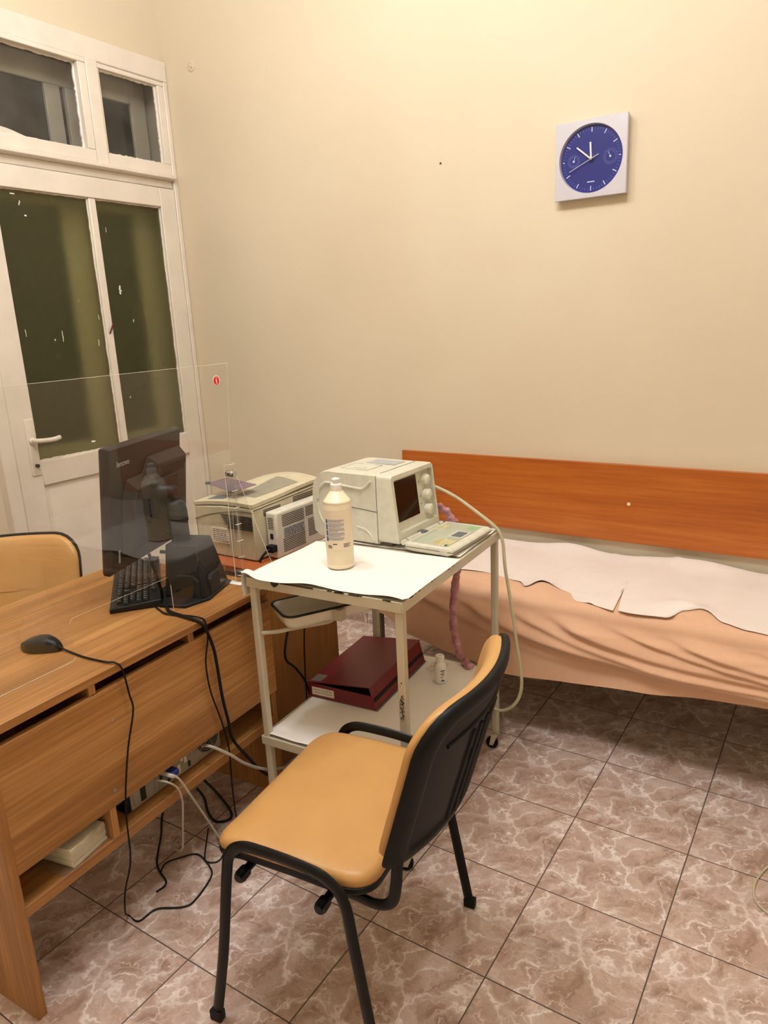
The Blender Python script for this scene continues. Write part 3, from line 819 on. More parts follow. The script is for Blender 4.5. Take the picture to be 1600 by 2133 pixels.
# ---------------------------------------------------------------- monitor
def monitor():
    yaw = math.radians(20.7)
    m = empty('computer_monitor', 'dark grey flat monitor seen from behind on its lift stand', 'monitor', (-1.052, -.818, DH), yaw)
    # local: +x towards back of the monitor, y along its width
    W, H, T = .418, .374, .030
    px, py, zb = -.190, .004, .118
    tilt = math.radians(-7)
    # panel built upright around bottom centre then tilted back
    PM = Matrix.Translation((px, py, zb)) @ Matrix.Rotation(-tilt*1.0, 4, 'Y')
    p = MB().rings([[(x, a, b) for a, b in rrect(-W/2+i, 0+i, W/2-i, H-i, .004)] for x, i in ((0, .004), (.006, 0), (T-.008, 0), (T, .006))])
    p.xf(PM); panel = p.build('panel', 'mon', m)
    sc = MB().box((-.0006, -W/2+.016, .018), (.0002, W/2-.016, H-.016)); sc.xf(PM); sc.build('display_glass', 'screen', panel, smooth=False)
    # rear housing: raised centre with a stepped top and a carrying grip
    h = MB()
    a0 = [(-.165, .045), (.165, .045), (.165, .300), (.075, .300), (.045, .255), (-.125, .255), (-.165, .205)]
    a0 = [(-.150, .045), (.196, .045), (.196, .318), (-.005, .318), (-.035, .272), (-.125, .272), (-.150, .215)]
    a1 = [(-.128, .065), (.190, .065), (.190, .292), (.012, .292), (-.020, .240), (-.108, .240), (-.128, .20)]
    h.rings([[(T, a, b) for a, b in a0], [(T+.030, a, b) for a, b in a1]])
    h.xf(PM); hs = h.build('rear_housing', 'mon', panel, bevel=.003)
    g = MB().prism([(.05, .248), (.17, .248), (.185, .280), (.03, .280)], 'x', T+.024, T+.0306); g.xf(PM); g.build('grip_recess', 'slot', hs, smooth=False)
    v = MB()
    for k in range(26):
        z = .062+k*.0052; v.box((T+.0302, -.120, z), (T+.0306, -.075, z+.0022), None)
    v.xf(PM); v.build('vent_slots', 'slot', hs, smooth=False)
    text_mesh('maker_name', 'lenovo', .024, 'paneltag', panel, PM @ frame((T+.0005, -.135, .322), (0, 1, 0), (0, 0, 1)))
    l = MB().box((T+.0002, -.17, .030), (T+.0006, -.162, .068))
    l.xf(PM); l.build('barcode_label', 'paneltag', panel, smooth=False)
    # hinge and column
    hg = MB().prism(rrect(-.03, .13, .11, .25, .012), 'x', T+.030, T+.044)
    hg.xf(PM); hg.build('mount_plate', 'mon2', m, bevel=.002)
    hz = zb+.200
    hb = MB().lathe([(.032, 0), (.032, .014), (.024, .024), (.020, .06)], (px+.09, .0, hz), 24, Matrix.Rotation(PI/2, 3, 'Y'))
    hb.box((px+.11, -.016, hz-.05), (px+.140, .016, hz+.012)); hb.build('neck_hinge', 'mon2', m, bevel=.004)
    c = MB().lathe([(.028, .12), (.028, .222), (.030, .226), (.031, .230), (.031, .262), (.027, .283), (.016, .293), (.001, .296)], (.012, 0, 0), 28)
    c.xf(Matrix.Translation((-.048, 0, 0)) @ Matrix.Rotation(math.radians(-2), 4, 'Y')); c.build('lift_column', 'mon2', m)
    # solid tapering pedestal; dark blocks stand in for the shade inside its arches
    b0 = (-.074, -.080, .062, .082); b1 = (-.070, -.052, .030, .056); zt = .160
    def lerp(a, b, t): return tuple(a[i]+(b[i]-a[i])*t for i in range(4))
    pd = MB()
    lo, hi = b0, b1
    loops = []
    for t, i in ((0, 0), (.62, 0), (1, 0)):
        q = lerp(lo, hi, t); loops.append([(q[0], q[1], .008+t*zt), (q[2], q[1], .008+t*zt), (q[2], q[3], .008+t*zt), (q[0], q[3], .008+t*zt)])
    pd.rings(loops); 
    ped = pd.build('pedestal', 'mon2', m, bevel=.005)
    ar = MB().prism([(-.045, .010), (.045, .010), (.040, .055), (.028, .068), (-.028, .068), (-.040, .055)], 'x', .040, .0632)
    ar.build('arch_shade', 'slot', ped, smooth=False)
    ar2 = MB().prism([(-.052, .010), (.045, .010), (.040, .060), (.022, .078), (-.028, .078), (-.048, .060)], 'y', -.0815, -.06)
    ar2.build('arch_shade', 'slot', ped, smooth=False)
    MB().prism([(-.062, -.14), (.022, -.14), (.068, -.07), (.068, .088), (-.125, .088), (-.125, -.012), (-.066, -.110)], 'z', 0, .010).build('foot_plate', 'mon2', m, bevel=.003)
    MB().prism(rrect(.002, -.022, .028, .022, .008), 'z', .168, .1688).build('stand_button', 'slot', ped)
    lv = MB().tube([(-.14, .035, .115), (-.09, .045, .108), (-.045, .05, .098)], .006, 8); lv.build('signal_plug', 'grey', m)
monitor()

# ---------------------------------------------------------------- keyboard and mouse
def keyboard():
    ang = math.atan2(.74, .67)
    o = dw(.568, .283, DH)
    k = empty('keyboard', 'black full size computer keyboard lying slantwise on the desk before the monitor', 'keyboard', o, DR+ang)
    L, Wd = .448, .148
    # local x along keys, y from near-right edge side; the space bar row is on +y
    prof = [(-.0, 0), (-Wd, 0), (-Wd, .024), (-.012, .016), (0, .012)]
    MB().prism(prof, 'x', 0, L).build('key_tray', 'black_plastic', k, bevel=.003)
    def zt(y): return .016 + (-y-.012)/(Wd-.012)*.008
    protos = {}
    rows = 6; pitch = .0188
    def key(x, y, w):
        wk = round(w, 4)
        if wk not in protos:
            hx, hy = (w-.0022)/2, .0082
            b = MB().hexa([(-hx, -hy, 0), (hx, -hy, 0), (hx, hy, 0), (-hx, hy, 0), (-hx+.0022, -hy+.0016, .0075), (hx-.0022, -hy+.0016, .0075), (hx-.0022, hy-.0024, .0075), (-hx+.0022, hy-.0024, .0075)])
            ob = b.build('key', ['key', 'keyprint'], k, bevel=.0008, segs=1)
            me = ob.data
            bm = bmesh.new(); bm.from_mesh(me)
            for f in bm.faces: f.material_index = 0
            s = .0016
            vs = [bm.verts.new(p) for p in ((-hx*.45-s, .001, .0078), (-hx*.45+s*.9, .001, .0078), (-hx*.45+s*.9, .0046, .0078), (-hx*.45-s, .0046, .0078))]
            f = bm.faces.new(vs); f.material_index = 1
            bm.to_mesh(me); bm.free()
            protos[wk] = ob; ob.location = (x, y, zt(y)); return ob
        ob = protos[wk].copy(); COL.objects.link(ob); ob.parent = k; ob.location = (x, y, zt(y)); return ob
    layout = [
        [1, -1, 1, 1, 1, 1, -.5, 1, 1, 1, 1, -.5, 1, 1, 1, 1, -.3, 1, 1, 1],
        [1]*13 + [2, -.3, 1, 1, 1, -.3, 1, 1, 1, 1],
        [1.5] + [1]*12 + [1.5, -.3, 1, 1, 1, -.3, 1, 1, 1, 1],
        [1.75] + [1]*11 + [2.25, -3.6, 1, 1, 1],
        [2.25] + [1]*10 + [2.75, -1.3, 1, -1.3, 1, 1, 1, 1],
        [1.25, 1.25, 1.25, 6.25, 1.25, 1.25, 1.25, 1.25, -.3, 1, 1, 1, -.3, 2, 1],
    ]
    for r, row in enumerate(layout):
        x = L-.011                       # the row starts at the far end (left hand of the user)
        y = -Wd+.020+r*pitch+(.006 if r else 0)
        for w in row:
            ww = abs(w)*pitch
            if w > 0: key(x-ww/2, y, ww)
            x -= ww
keyboard()

def mouse():
    o = dw(.345, .200, DH)
    m = empty('computer_mouse', 'black corded optical mouse on the near end of the desk', 'mouse', o, DR+PI/2+math.radians(15))
    # local +x runs from the cord end to the palm end
    n = 18; seg = 26; loops = []
    def prof(t):
        w = .029*(1-.18*math.cos(t*PI*1.6))*min(1, (math.sin(PI*(.03+.94*t)))**.42)
        h = .037*(math.sin(PI*(.10+.80*t**.8)))**.75
        return w, h
    for i in range(n+1):
        t = i/n; w, h = prof(t); x = .118*t
        lp = []
        for k in range(seg):
            a = 2*PI*k/seg; c, s = math.cos(a), math.sin(a)
            yy = w*(abs(c)**.75)*(1 if c > 0 else -1); zz = .004 + (h-.004)*max(0, s)**.7 if s > 0 else .004*(1+max(-1, s*1.5))
            lp.append((x, yy, max(0, zz)))
        loops.append(lp)
    MB().rings(loops).build('mouse_body', 'black_plastic', m, angle=60)
    MB().lathe([(.008, -.0035), (.0095, -.0025), (.0095, .0025), (.008, .0035)], (.026, 0, .0235), 20, Matrix.Rotation(PI/2, 3, 'X')).build('scroll_wheel', 'rubber', m)
    MB().tube([(.001, 0, .0245), (.018, 0, .0285)], .0007, 6, False).build('button_split', 'slot', m)
    inv = (Matrix.Translation(o) @ Matrix.Rotation(DR+PI/2+math.radians(15), 4, 'Z')).inverted()
    pts = [dw(.345, .203, DH+.008), dw(.345, .165, DH+.004), dw(.340, .10, DH+.004), dw(.345, .03, DH+.004), dw(.352, .002, DH+.004), dw(.360, -.010, DH-.016)]
    pts += [dw(*p) for p in ((.366, -.014, .664), (.370, -.014, .616), (.340, -.012, .525), (.312, -.012, .408), (.304, -.011, .336), (.296, -.012, .223), (.268, -.010, .150), (.262, -.004, .085))]
    pts += [Vector((x, y, .004)) for x, y in ((-.915, -1.318), (-.874, -1.317), (-.865, -1.264), (-.809, -1.224), (-.796, -1.19), (-.82, -1.105), (-.855, -1.075), (-.926, -1.056), (-.962, -1.093), (-.982, -1.132), (-.964, -1.167))]
    MB().tube([inv @ p for p in pts], .0024, 8, True, 6).build('cord', 'rubber', m)
mouse()

def cables():
    def cab(name, pts, r, mat, lab, grp=None, sub=6):
        tag(MB().tube(pts, r, 8, True, sub).build(name, mat), lab, 'cable', grp)
    # monitor lead over the desk edge
    p = [Vector((-1.17, -.79, DH+.10)), Vector((-1.16, -.835, DH+.05)), dw(.70, .235, DH+.016)]
    p = [dw(.668, .20, .915), dw(.680, .20, .862), dw(.700, .205, .785), dw(.700, .205, .7565), dw(.668, .155, .7565), dw(.646, .118, .7565), dw(.638, .06, .7565), dw(.634, .02, .7565), dw(.636, -.007, .750), dw(.650, -.014, .720), dw(.668, -.014, .66), dw(.674, -.014, .611), dw(.681, -.014, .499), dw(.695, -.013, .413), dw(.706, -.013, .342), dw(.76, -.012, .25), dw(.82, -.012, .16), dw(.90, -.014, .08), dw(.97, -.014, .02), dw(1.02, .0, .0055)]
    cab('monitor_cable', p, .0048, 'rubber', 'thick black cable running from the monitor over the desk edge to the floor')
    p = [dw(.670, .215, .7545), dw(.648, .165, .7545), dw(.634, .118, .7545), dw(.648, .06, .7545), dw(.653, .01, .7545), dw(.656, -.006, .744), dw(.655, -.010, .694), dw(.637, -.010, .627), dw(.642, -.010, .534), dw(.670, -.010, .426), dw(.688, -.010, .32), dw(.686, -.008, .188), dw(.70, .0, .05), dw(.72, -.02, .004), dw(.76, -.06, .004)]
    cab('thin_cable', p, .0024, 'rubber', 'thin black cable hanging beside the thick monitor cable on the desk front')
    # leads at the back of the computer
    p = [dw(.622, .028, .358), dw(.625, -.01, .362), dw(.671, -.03, .315), dw(.727, -.03, .252), dw(.798, -.03, .19), dw(.86, -.03, .15), dw(.95, -.02, .10), dw(1.02, .01, .03), dw(1.07, .03, .0055)]
    cab('power_cable', p, .0046, 'cable_white', 'grey white power cable arching from the computer fan corner to the right')
    p = [dw(.470, .02, .360), dw(.482, -.012, .350), dw(.515, -.02, .27), dw(.575, -.01, .142), dw(.61, -.01, .06), (-.945, -.95, .006), (-.93, -.90, .005)]
    q = MB().tube(p, .0032, 8); q.tube([dw(.462, .035, .366), dw(.470, .005, .360), dw(.476, -.006, .355)], .0062, 8)
    tag(q.build('screen_cable', 'cable_white'), 'grey white cable with bulky plug falling steeply from the computer back', 'cable')
    p = [dw(.436, .03, .360), dw(.450, -.010, .355), dw(.476, -.014, .32), dw(.487, -.012, .27), dw(.484, -.005, .20), dw(.49, .02, .10), (-1.01, -1.08, .012), (-1.03, -1.04, .0045)]
    cab('network_cable', p, .0028, 'cable_white', 'thin grey white cable dropping straight down from the computer back')
    def fl(name, xy, r, mat, lab, z=None):
        cab(name, [(x, y, (r+.0005) if z is None else z) for x, y in xy], r, mat, lab, 'cables tangled on the floor under the desk', 8)
    fl('floor_cable', ((-1.204, -.778), (-1.098, -.811), (-.990, -.855), (-.955, -.888), (-.985, -.921), (-1.045, -.900), (-1.108, -.856), (-1.17, -.83)), .0042, 'rubber', 'thick black cable looped on the floor nearest the desk end panel')
    fl('floor_cable', ((-1.223, -.871), (-1.179, -.972), (-1.093, -1.055), (-1.002, -1.147), (-.920, -1.183), (-.915, -1.222)), .003, 'rubber', 'brown black cable curving on the dark floor under the computer')
    fl('floor_cable', ((-.985, -.956), (-.900, -1.052), (-.872, -1.062), (-.850, -1.040), (-.875, -.984)), .0022, 'rubber', 'thin black cable bent in a narrow loop on the lit tile by the chair')
    fl('floor_cable', ((.56, -.25), (.535, -.276), (.513, -.351), (.513, -.401), (.529, -.439), (.57, -.47)), .003, 'cable_cream', 'pale cable bowing in from the right edge on the floor tiles')
    # two black leads hanging behind the trolley on the cabinet side
    cab('printer_cable', [(-.980, -.40, .70), (-.978, -.46, .60), (-.975, -.52, .50), (-.97, -.545, .42), (-.965, -.50, .36), (-.955, -.46, .28), (-.95, -.44, .15), (-.95, -.43, .006)], .0042, 'rubber', 'thick black cable hanging down the cabinet side behind the trolley')
    cab('printer_cable', [(-.980, -.33, .66), (-.975, -.40, .56), (-.972, -.43, .48), (-.97, -.445, .36), (-.965, -.455, .2), (-.965, -.45, .006)], .0026, 'rubber', 'thin black cable hanging down the cabinet side behind the trolley')
cables()

# ---------------------------------------------------------------- computer under the desk
def computer():
    c = empty('desktop_computer', 'desktop computer lying on the desk shelf with its rear ports towards the room', 'computer', DO, DR)
    u0, u1, z0, z1, v0 = .352, .712, .300, .478, .048
    MB().box((u0, v0, z0), (u1, .352, z1)).build('case', 'black_plastic', c, bevel=.003)
    for u in (u0+.03, u1-.03):
        for v in (.10, .32): MB().box((u-.012, v-.012, .297), (u+.012, v+.012, .300)).build('foot', 'rubber', c)
    rear = MB().box((u0+.012, v0-.004, z0+.004), (u1-.003, v0, z1-.004)).build('rear_plate', 'steel', c, bevel=.001)
    for k in range(4):
        a = u0+.022+k*.024
        MB().box((a, v0-.0055, z0+.012), (a+.018, v0-.004, z1-.02)).build('slot_cover', 'slot' if k == 1 else 'steel', rear, bevel=.0005)
    io = MB().box((.462, v0-.006, z0+.010), (.600, v0-.004, z0+.075)); io.build('port_plate', 'printer_grey', rear)
    rng = random.Random(5)
    for k in range(10):
        a = .466+k*.0132; hh = rng.choice((.012, .018, .028)); zz = z0+.014+rng.choice((0, .02, .032))
        MB().box((a, v0-.0072, zz), (a+.009, v0-.006, zz+hh)).build('port', rng.choice(('slot', 'printer_white', 'slot', 'steel')), rear)
    MB().box((.505, v0-.009, z0+.070), (.545, v0-.004, z0+.080)).build('port', 'maroonplug', rear)
    MB().box((.470, v0-.045, z0+.046), (.505, v0-.006, z0+.062)).build('video_plug', 'blueplug', rear, bevel=.003)
    fg = MB()
    for r in (.010, .018, .026, .034, .041):
        lp = [(.660+r*math.cos(2*PI*k/28), v0-.007, z0+.058+r*math.sin(2*PI*k/28)) for k in range(29)]
        fg.tube(lp, .0011, 5, False)
    for a in (.5, 2.07, 3.64, 5.21): fg.tube([(.660+.008*math.cos(a), v0-.007, z0+.058+.008*math.sin(a)), (.660+.044*math.cos(a), v0-.007, z0+.058+.044*math.sin(a))], .0011, 5, False)
    MB().lathe([(.043, 0), (.043, .001)], (.660, v0-.004, z0+.058), 32, Matrix.Rotation(PI/2, 3, 'X')).build('fan_opening', 'slot', rear)
    fg.build('fan_grille', 'steel', rear)
computer()

def napkins():
    o = dw(.20, .085, .297)
    n = empty('napkin_pack', 'stack of cream paper napkins in clear wrap on the desk shelf', 'napkins', o, DR+math.radians(8))
    b = MB(); rng = random.Random(2)
    for k in range(12):
        j = rng.uniform(-.0012, .0012)
        b.box((-.056+j, -.070-j, .002+k*.0042), (.056+j, .070-j, .002+k*.0042+.0038))
    b.build('napkin_stack', 'napkin', n, bevel=.0012, segs=1)
    def wf(u, v):
        x = -.085+.155*u; y = -.078+.16*v
        z = .0012+.0035*abs(math.sin(17*u+9*v))
        return (x, y, z)
    w = MB().slab(wf, 20, 20, (0, 0, .0004))
    def wf2(u, v):
        return (-.058+.118*u, -.073-.004*math.sin(6*u)*v, .003+.050*v+.002*math.sin(12*u))
    w.slab(wf2, 20, 8, (0, -.0004, 0))
    w.build('plastic_wrap', 'wrap', n)
napkins()

def paper_strips():
    for v0, v1, lab in ((.082, .138, 'white paper strip on the far desk edge left of the acrylic channel'), (.006, .072, 'white paper strip on the far desk corner next to the trolley')):
        b = MB().slab(lambda u, v: (.908+.028*u, v0+(v1-v0)*v, DH+.0008+.0008*math.sin(5*u)), 6, 8, (0, 0, .0006))
        o = b.build('paper_strip', 'paper'); o.location = DO; o.rotation_euler = (0, 0, DR)
        tag(o, lab, 'paper strip', 'paper strips on the desk edge')
paper_strips()

# ---------------------------------------------------------------- printer
def printer():
    p = empty('laser_printer', 'beige laser printer on the cabinet behind the acrylic screen', 'printer', (-1.065, -.538, .755))
    W, D = .285, .37
    # body: side profile in y-z swept along x, front face slightly bowed
    def lp(y, zt, bow):
        return [(-W, y, .004), (0, y, .004), (0, y, zt), (-W*.5, y, zt+bow), (-W, y, zt-.010)]
    b = MB()
    ys = [(0, .190, .004), (.004, .198, .006)]
    b.rings([[(-W+.004, 0, .004), (-.004, 0, .004), (.0, -.002, .190), (-W*.5, -.005, .188), (-W, -.002, .176)],
             [(-W, D, .004), (-.0, D, .004), (.0, D, .204), (-W*.5, D, .206), (-W, D, .196)]])
    b.build('body', 'printer', p, bevel=.004)
    c = MB()
    def top(u, v):
        x = -W+.0+W*u; y = -.003+(D+.003)*v
        z = .178+.014*u+.018*v+.022*math.exp(-((v-.78)/.3)**2)*math.sin(PI*min(1, max(0, u*.9+.05)))+.008*math.sin(PI*u)
        return (x, y, z)
    c.slab(top, 24, 24, lambda u, v: Vector((0, 0, .012)))
    lid = c.build('top_cover', 'printer', p, angle=50)
    tr = MB()
    def rec(u, v):
        x = -.150+.10*u+.03*v; y = .07+.20*v; uu = (x+W)/W; vv = (y+.003)/(D+.003)
        q = top(uu, vv); return (x, y, q[2]+.0125)
    tr.slab(rec, 10, 12, (0, 0, .0006)); tr.build('output_tray', 'printer_grey', lid)
    lb = MB().slab(lambda u, v: (lambda q: (q[0], q[1], q[2]+.0125))(top(.16+.28*u, .07+.13*v)), 8, 6, (0, 0, .0006)); lb.build('control_panel', 'grey', lid)
    sm = MB()
    for k in range(16):
        pass
    # curved seam across the near face and slots
    sm.tube([(-W-.0005, -.0025, .128), (-W*.75, -.004, .150), (-W*.45, -.0045, .168), (-.06, -.004, .176), (.0005, -.003, .176)], .0011, 5)
    sm.tube([(-W+.006, -.002, .128), (-W+.010, -.001, .008)], .0008, 5)
    sm.tube([(.0008, .0, .183), (.0008, D*.5, .190), (.0008, D, .198)], .0011, 5)
    sm.build('panel_seam', 'slot', p)
    for k in range(8):
        z = .112+k*.0066
        MB().box((-.150+(7-k)*.0042, -.0072, z), (-.006, -.002, z+.0022)).build('vent_slot', 'slot', p)
    lab = MB().box((-.205, -.0036, .052), (-.125, -.0016, .108)); lo = lab.build('paper_label', 'label', p, smooth=False)
    tx = MB(); rng = random.Random(4)
    for k in range(7):
        z = .100-k*.0068
        x = -.200
        while x < -.131:
            w = rng.uniform(.004, .016); tx.box((x, -.0042, z-.0016), (min(x+w, -.127), -.0036, z+.0010)); x += w+.003
    tx.build('label_print', 'inkblack', lo, smooth=False)
    # duplex / power box on the right face
    ax = .030
    a = MB().box((.001, .055, .002), (ax+.02, .335, .168)).build('rear_box', 'printer_white', p, bevel=.008, segs=3)
    X = ax+.02
    v = MB()
    for (y0, y1, z0, n) in ((.085, .205, .112, 7), (.085, .205, .020, 8), (.215, .325, .118, 6), (.225, .325, .040, 11)):
        for k in range(n): v.box((X-.0005, y0, z0+k*.0062), (X+.0006, y1, z0+k*.0062+.0026))
    for k in range(7): v.box((.012, .0545, .108+k*.0062), (.036, .0556, .108+k*.0062+.0026))
    v.build('vent_slots', 'slot', a, smooth=False)
    t = MB().box((X, .09, .068), (X+.0008, .205, .106)).build('rating_label', 'paneltag', a, smooth=False)
    tt = MB()
    for k in range(6):
        y = .095
        while y < .195:
            w = rng.uniform(.004, .02); tt.box((X+.0008, y, .072+k*.0054), (X+.0012, min(y+w, .20), .0742+k*.0054)); y += w+.004
    tt.build('rating_print', 'inkblack', t, smooth=False)
    MB().box((.018, .0535, .072), (.032, .0556, .092)).build('power_switch', 'slot', a, bevel=.001)
    pl = MB().box((.016, .030, .030), (.046, .056, .054)).tube([(.03, .034, .042), (.025, .016, .034), (.018, .004, .020), (.012, -.004, .004)], .005, 8)
    pl.build('power_plug', 'rubber', a, bevel=.003)
    v2 = MB()
    for (y0, y1, z0, n) in ((.05, .14, .172, 4), (.21, .34, .182, 4)):
        for k in range(n): v2.box((-.0005, y0, z0-.0+k*-.0062), (.0008, y1, z0+k*-.0062+.0028))
    v2.build('side_vents', 'slot', p, smooth=False)
    # mauve translucent paper flap standing over the near left of the top
    f = MB().hexa([(-.300, .085, .236), (-.105, .022, .234), (-.085, .118, .242), (-.275, .160, .243), (-.300, .085, .2385), (-.105, .022, .2365), (-.085, .118, .2445), (-.275, .160, .2455)])
    fl = f.build('paper_flap', 'mauve', p, smooth=False)
    MB().tube([(-.306, .087, .238), (-.29, .088, .238)], .006, 8, False).build('flap_knob', 'grey', fl)
    MB().box((-.20, .09, .190), (-.185, .11, .240)).build('flap_bracket', 'mauve', fl, smooth=False)
printer()

# ---------------------------------------------------------------- trolley
TO = (-.318, -.798, 0.0); TR = math.atan2(.998, -.06)
TM = Matrix.Translation(TO) @ Matrix.Rotation(TR, 4, 'Z')
def tw(u, v, z): return TM @ Vector((u, v, z))
TL, TW, TH = .712, .520, .835
def trolley():
    t = empty('medical_trolley', 'chipped cream metal two tier trolley on castors', 'trolley', TO, TR)
    def shelf(name, zt, rim, inset=0):
        b = MB(); a = .014
        b.box((a, a, zt-.006), (TL-a, TW-a, zt-.002))
        for lo, hi in (((0, 0, zt-rim), (TL, .004, zt)), ((0, TW-.004, zt-rim), (TL, TW, zt)), ((0, .004, zt-rim), (.004, TW-.004, zt)), ((TL-.004, .004, zt-rim), (TL, TW-.004, zt))): b.box(lo, hi)
        b.box((.004, .004, zt-.006), (a, TW-.004, zt-.002)); b.box((TL-a, .004, zt-.006), (TL-.004, TW-.004, zt-.002)); b.box((a, .004, zt-.006), (TL-a, a, zt-.002)); b.box((a, TW-a, zt-.006), (TL-a, TW-.004, zt-.002))
        return b.build(name, 'cream_metal', t, bevel=.001)
    top = shelf('top_shelf', TH, .030); shelf('lower_shelf', .312, .028)
    # bare patches along the front and right rims
    rng = random.Random(9)
    def chip(mb): mb.build('paint_chip', 'dark_chip', top, smooth=False)
    for k in range(10):
        v = rng.uniform(.01, TW-.27); w = rng.uniform(.006, .03); h = rng.uniform(.001, .004)
        chip(MB().box((-.0006, v, TH-h), (.0045, v+w, TH+.0004)))
    chip(MB().prism([(TW-.125, TH-.001), (TW-.09, TH-.001), (TW-.095, TH-.012), (TW-.104, TH-.018), (TW-.113, TH-.013)], 'x', -.0008, .001))
    chip(MB().box((-.0006, TW-.24, TH-.004), (.001, TW-.126, TH+.0003)))
    for k in range(8):
        u = rng.uniform(.0, .35); w = rng.uniform(.006, .03); h = rng.uniform(.001, .0035)
        chip(MB().box((u, -.0006, TH-h), (u+w, .0045, TH+.0004)))
    for u in (.016, TL-.016):
        for v in (.016, TW-.016):
            lg = MB().box((u-.0115, v-.0115, .072), (u+.0115, v+.0115, TH-.006))
            leg = lg.build('leg', 'cream_metal', t, bevel=.005 if (u < .1 and v > .1) or u > .1 else .003, segs=3)
            # castor: fork and wheel
            ca = random.Random(int(u*100+v*10)).uniform(.4, 1.0)
            if v < .1: ca = 1.9 if u < .1 else 1.7
            mm = Matrix.Translation((u, v, 0)) @ Matrix.Rotation(ca, 4, 'Z')
            f = MB()
            for s in (-1, 1): f.hexa([(-.012, s*.011-.001, .07), (.012, s*.011-.001, .07), (.012, s*.011+.001, .07), (-.012, s*.011+.001, .07), (.008, s*.011-.001, .016), (.022, s*.011-.001, .016), (.022, s*.011+.001, .016), (.008, s*.011+.001, .016)][::1])
            f.box((-.012, -.012, .062), (.012, .012, .072)); f.xf(mm); fk = f.build('castor_fork', 'cream_metal', leg)
            w = MB().lathe([(.006, -.008), (.019, -.008), (.022, -.005), (.022, .005), (.019, .008), (.006, .008)], (.014, 0, .022), 24, Matrix.Rotation(PI/2, 3, 'X')); w.xf(mm); w.build('castor_wheel', 'rubber', leg)
            if u < .1 and v < .1:
                hw = MB(); r2 = random.Random(21)
                zz = .57
                hw.box((u-.0125, v-.002, .600), (u-.0117, v+.001, .604)); hw.box((u-.0125, v+.003, .590), (u-.0117, v+.0045, .593))
                z = .565
                for k in range(9):
                    pts = []
                    for q in range(5): pts.append((u-.0121, v+r2.uniform(-.0075, .0075), z - q*.0035 + r2.uniform(-.003, .003)))
                    hw.tube(pts, .0009, 4, True, 4); z -= .0078
                hw.build('handwriting', 'marker', leg)
    # swing arm that carries the tray
    u, v = .016, TW-.016
    a = MB().tube([(u, v-.010, .655), (u+.03, v-.05, .655), (.085, .425, .655), (.150, .365, .656), (.170, .345, .660), (.178, .335, .672)], .0062, 10, True, 6)
    a.build('swing_arm', 'cream_metal', t)
    MB().box((.155, .298, .668), (.185, .328, .705)).build('tray_clip', 'cream_metal', t, bevel=.002)
trolley()

def tray():
    o = tw(.165, .44, .672)
    ang = math.radians(60)
    t = empty('enamel_tray', 'white enamel tray with black rim hanging under the trolley top', 'tray', (-.722, -.618, .6615), ang)
    L, W, H = .15, .078, .046
    def loop(i, z, off=0): return [(a, b, z) for a, b in rrect(-L+i, -W+i, L-i, W-i, max(.008, .032-i*.5), 6)]
    b = MB().rings([loop(.022, 0), loop(.010, .005), loop(.003, .02), loop(0, H), loop(.002, H+.0006), loop(.0045, H-.001), loop(.008, .02), loop(.016, .008), loop(.03, .0045)])
    b.build('tray_body', 'enamel', t, angle=60)
    pts = [Vector(p) for p in loop(-.001, H)]; pts.append(pts[0].copy())
    MB().tube(pts, .0038, 8, False, r2=.0048).build('rim', 'enamel_rim', t)
tray()

def trolley_cloth():
    z = TH+.0015
    # top cloth, loose edges, left side hanging down
    def f(u, v):
        uu = -.004+.372*u; vv = -.002+.590*v
        fr = .010*math.sin(5.2*v+.4)*(1-u)**6
        uu += fr
        if vv > TW+.006:
            ex = vv-(TW+.006); return (uu, TW+.006+.004*math.sin(6*u)-.0*ex, z+.002-ex)
        zz = z + .0025*abs(math.sin(4*u+7*v))*.6 + .010*math.exp(-((uu-.0)/.02)**2)*abs(math.sin(7*v+1.2))**3
        zz += .016*math.exp(-((uu)/.03)**2-((vv-.51)/.03)**2)
        return (uu, vv, zz)
    o = MB().slab(f, 40, 60, (0, 0, .0008)).build('cover_sheet', 'paper', angle=80)
    o.location = TO; o.rotation_euler = (0, 0, TR)
    tag(o, 'white paper cloth under the tall bottle on the trolley top', 'cloth', 'white covers on the trolley shelves')
    def g(u, v):
        uu = .008+.69*u; vv = .012+.496*v
        return (uu, vv, .3135 + .0035*math.exp(-(u/.06)**2)*(1+abs(math.sin(8*v))) + .001*math.sin(11*u+4*v)+.001)
    o = MB().slab(g, 30, 30, (0, 0, .0008)).build('cover_sheet', 'paper', angle=80)
    o.location = TO; o.rotation_euler = (0, 0, TR)
    tag(o, 'stained white paper cloth lining the lower trolley shelf under the binder', 'cloth', 'white covers on the trolley shelves')
    def h(u, v):
        uu = .392+.315*u; vv = .010+.50*v
        return (uu, vv, z + .002*abs(math.sin(5*u+6*v)))
    o = MB().slab(h, 30, 30, (0, 0, .0008)).build('cover_sheet', 'paper', angle=80)
    o.location = TO; o.rotation_euler = (0, 0, TR)
    tag(o, 'white paper cloth lying under the ultrasound machine on the trolley top', 'cloth', 'white covers on the trolley shelves')
trolley_cloth()

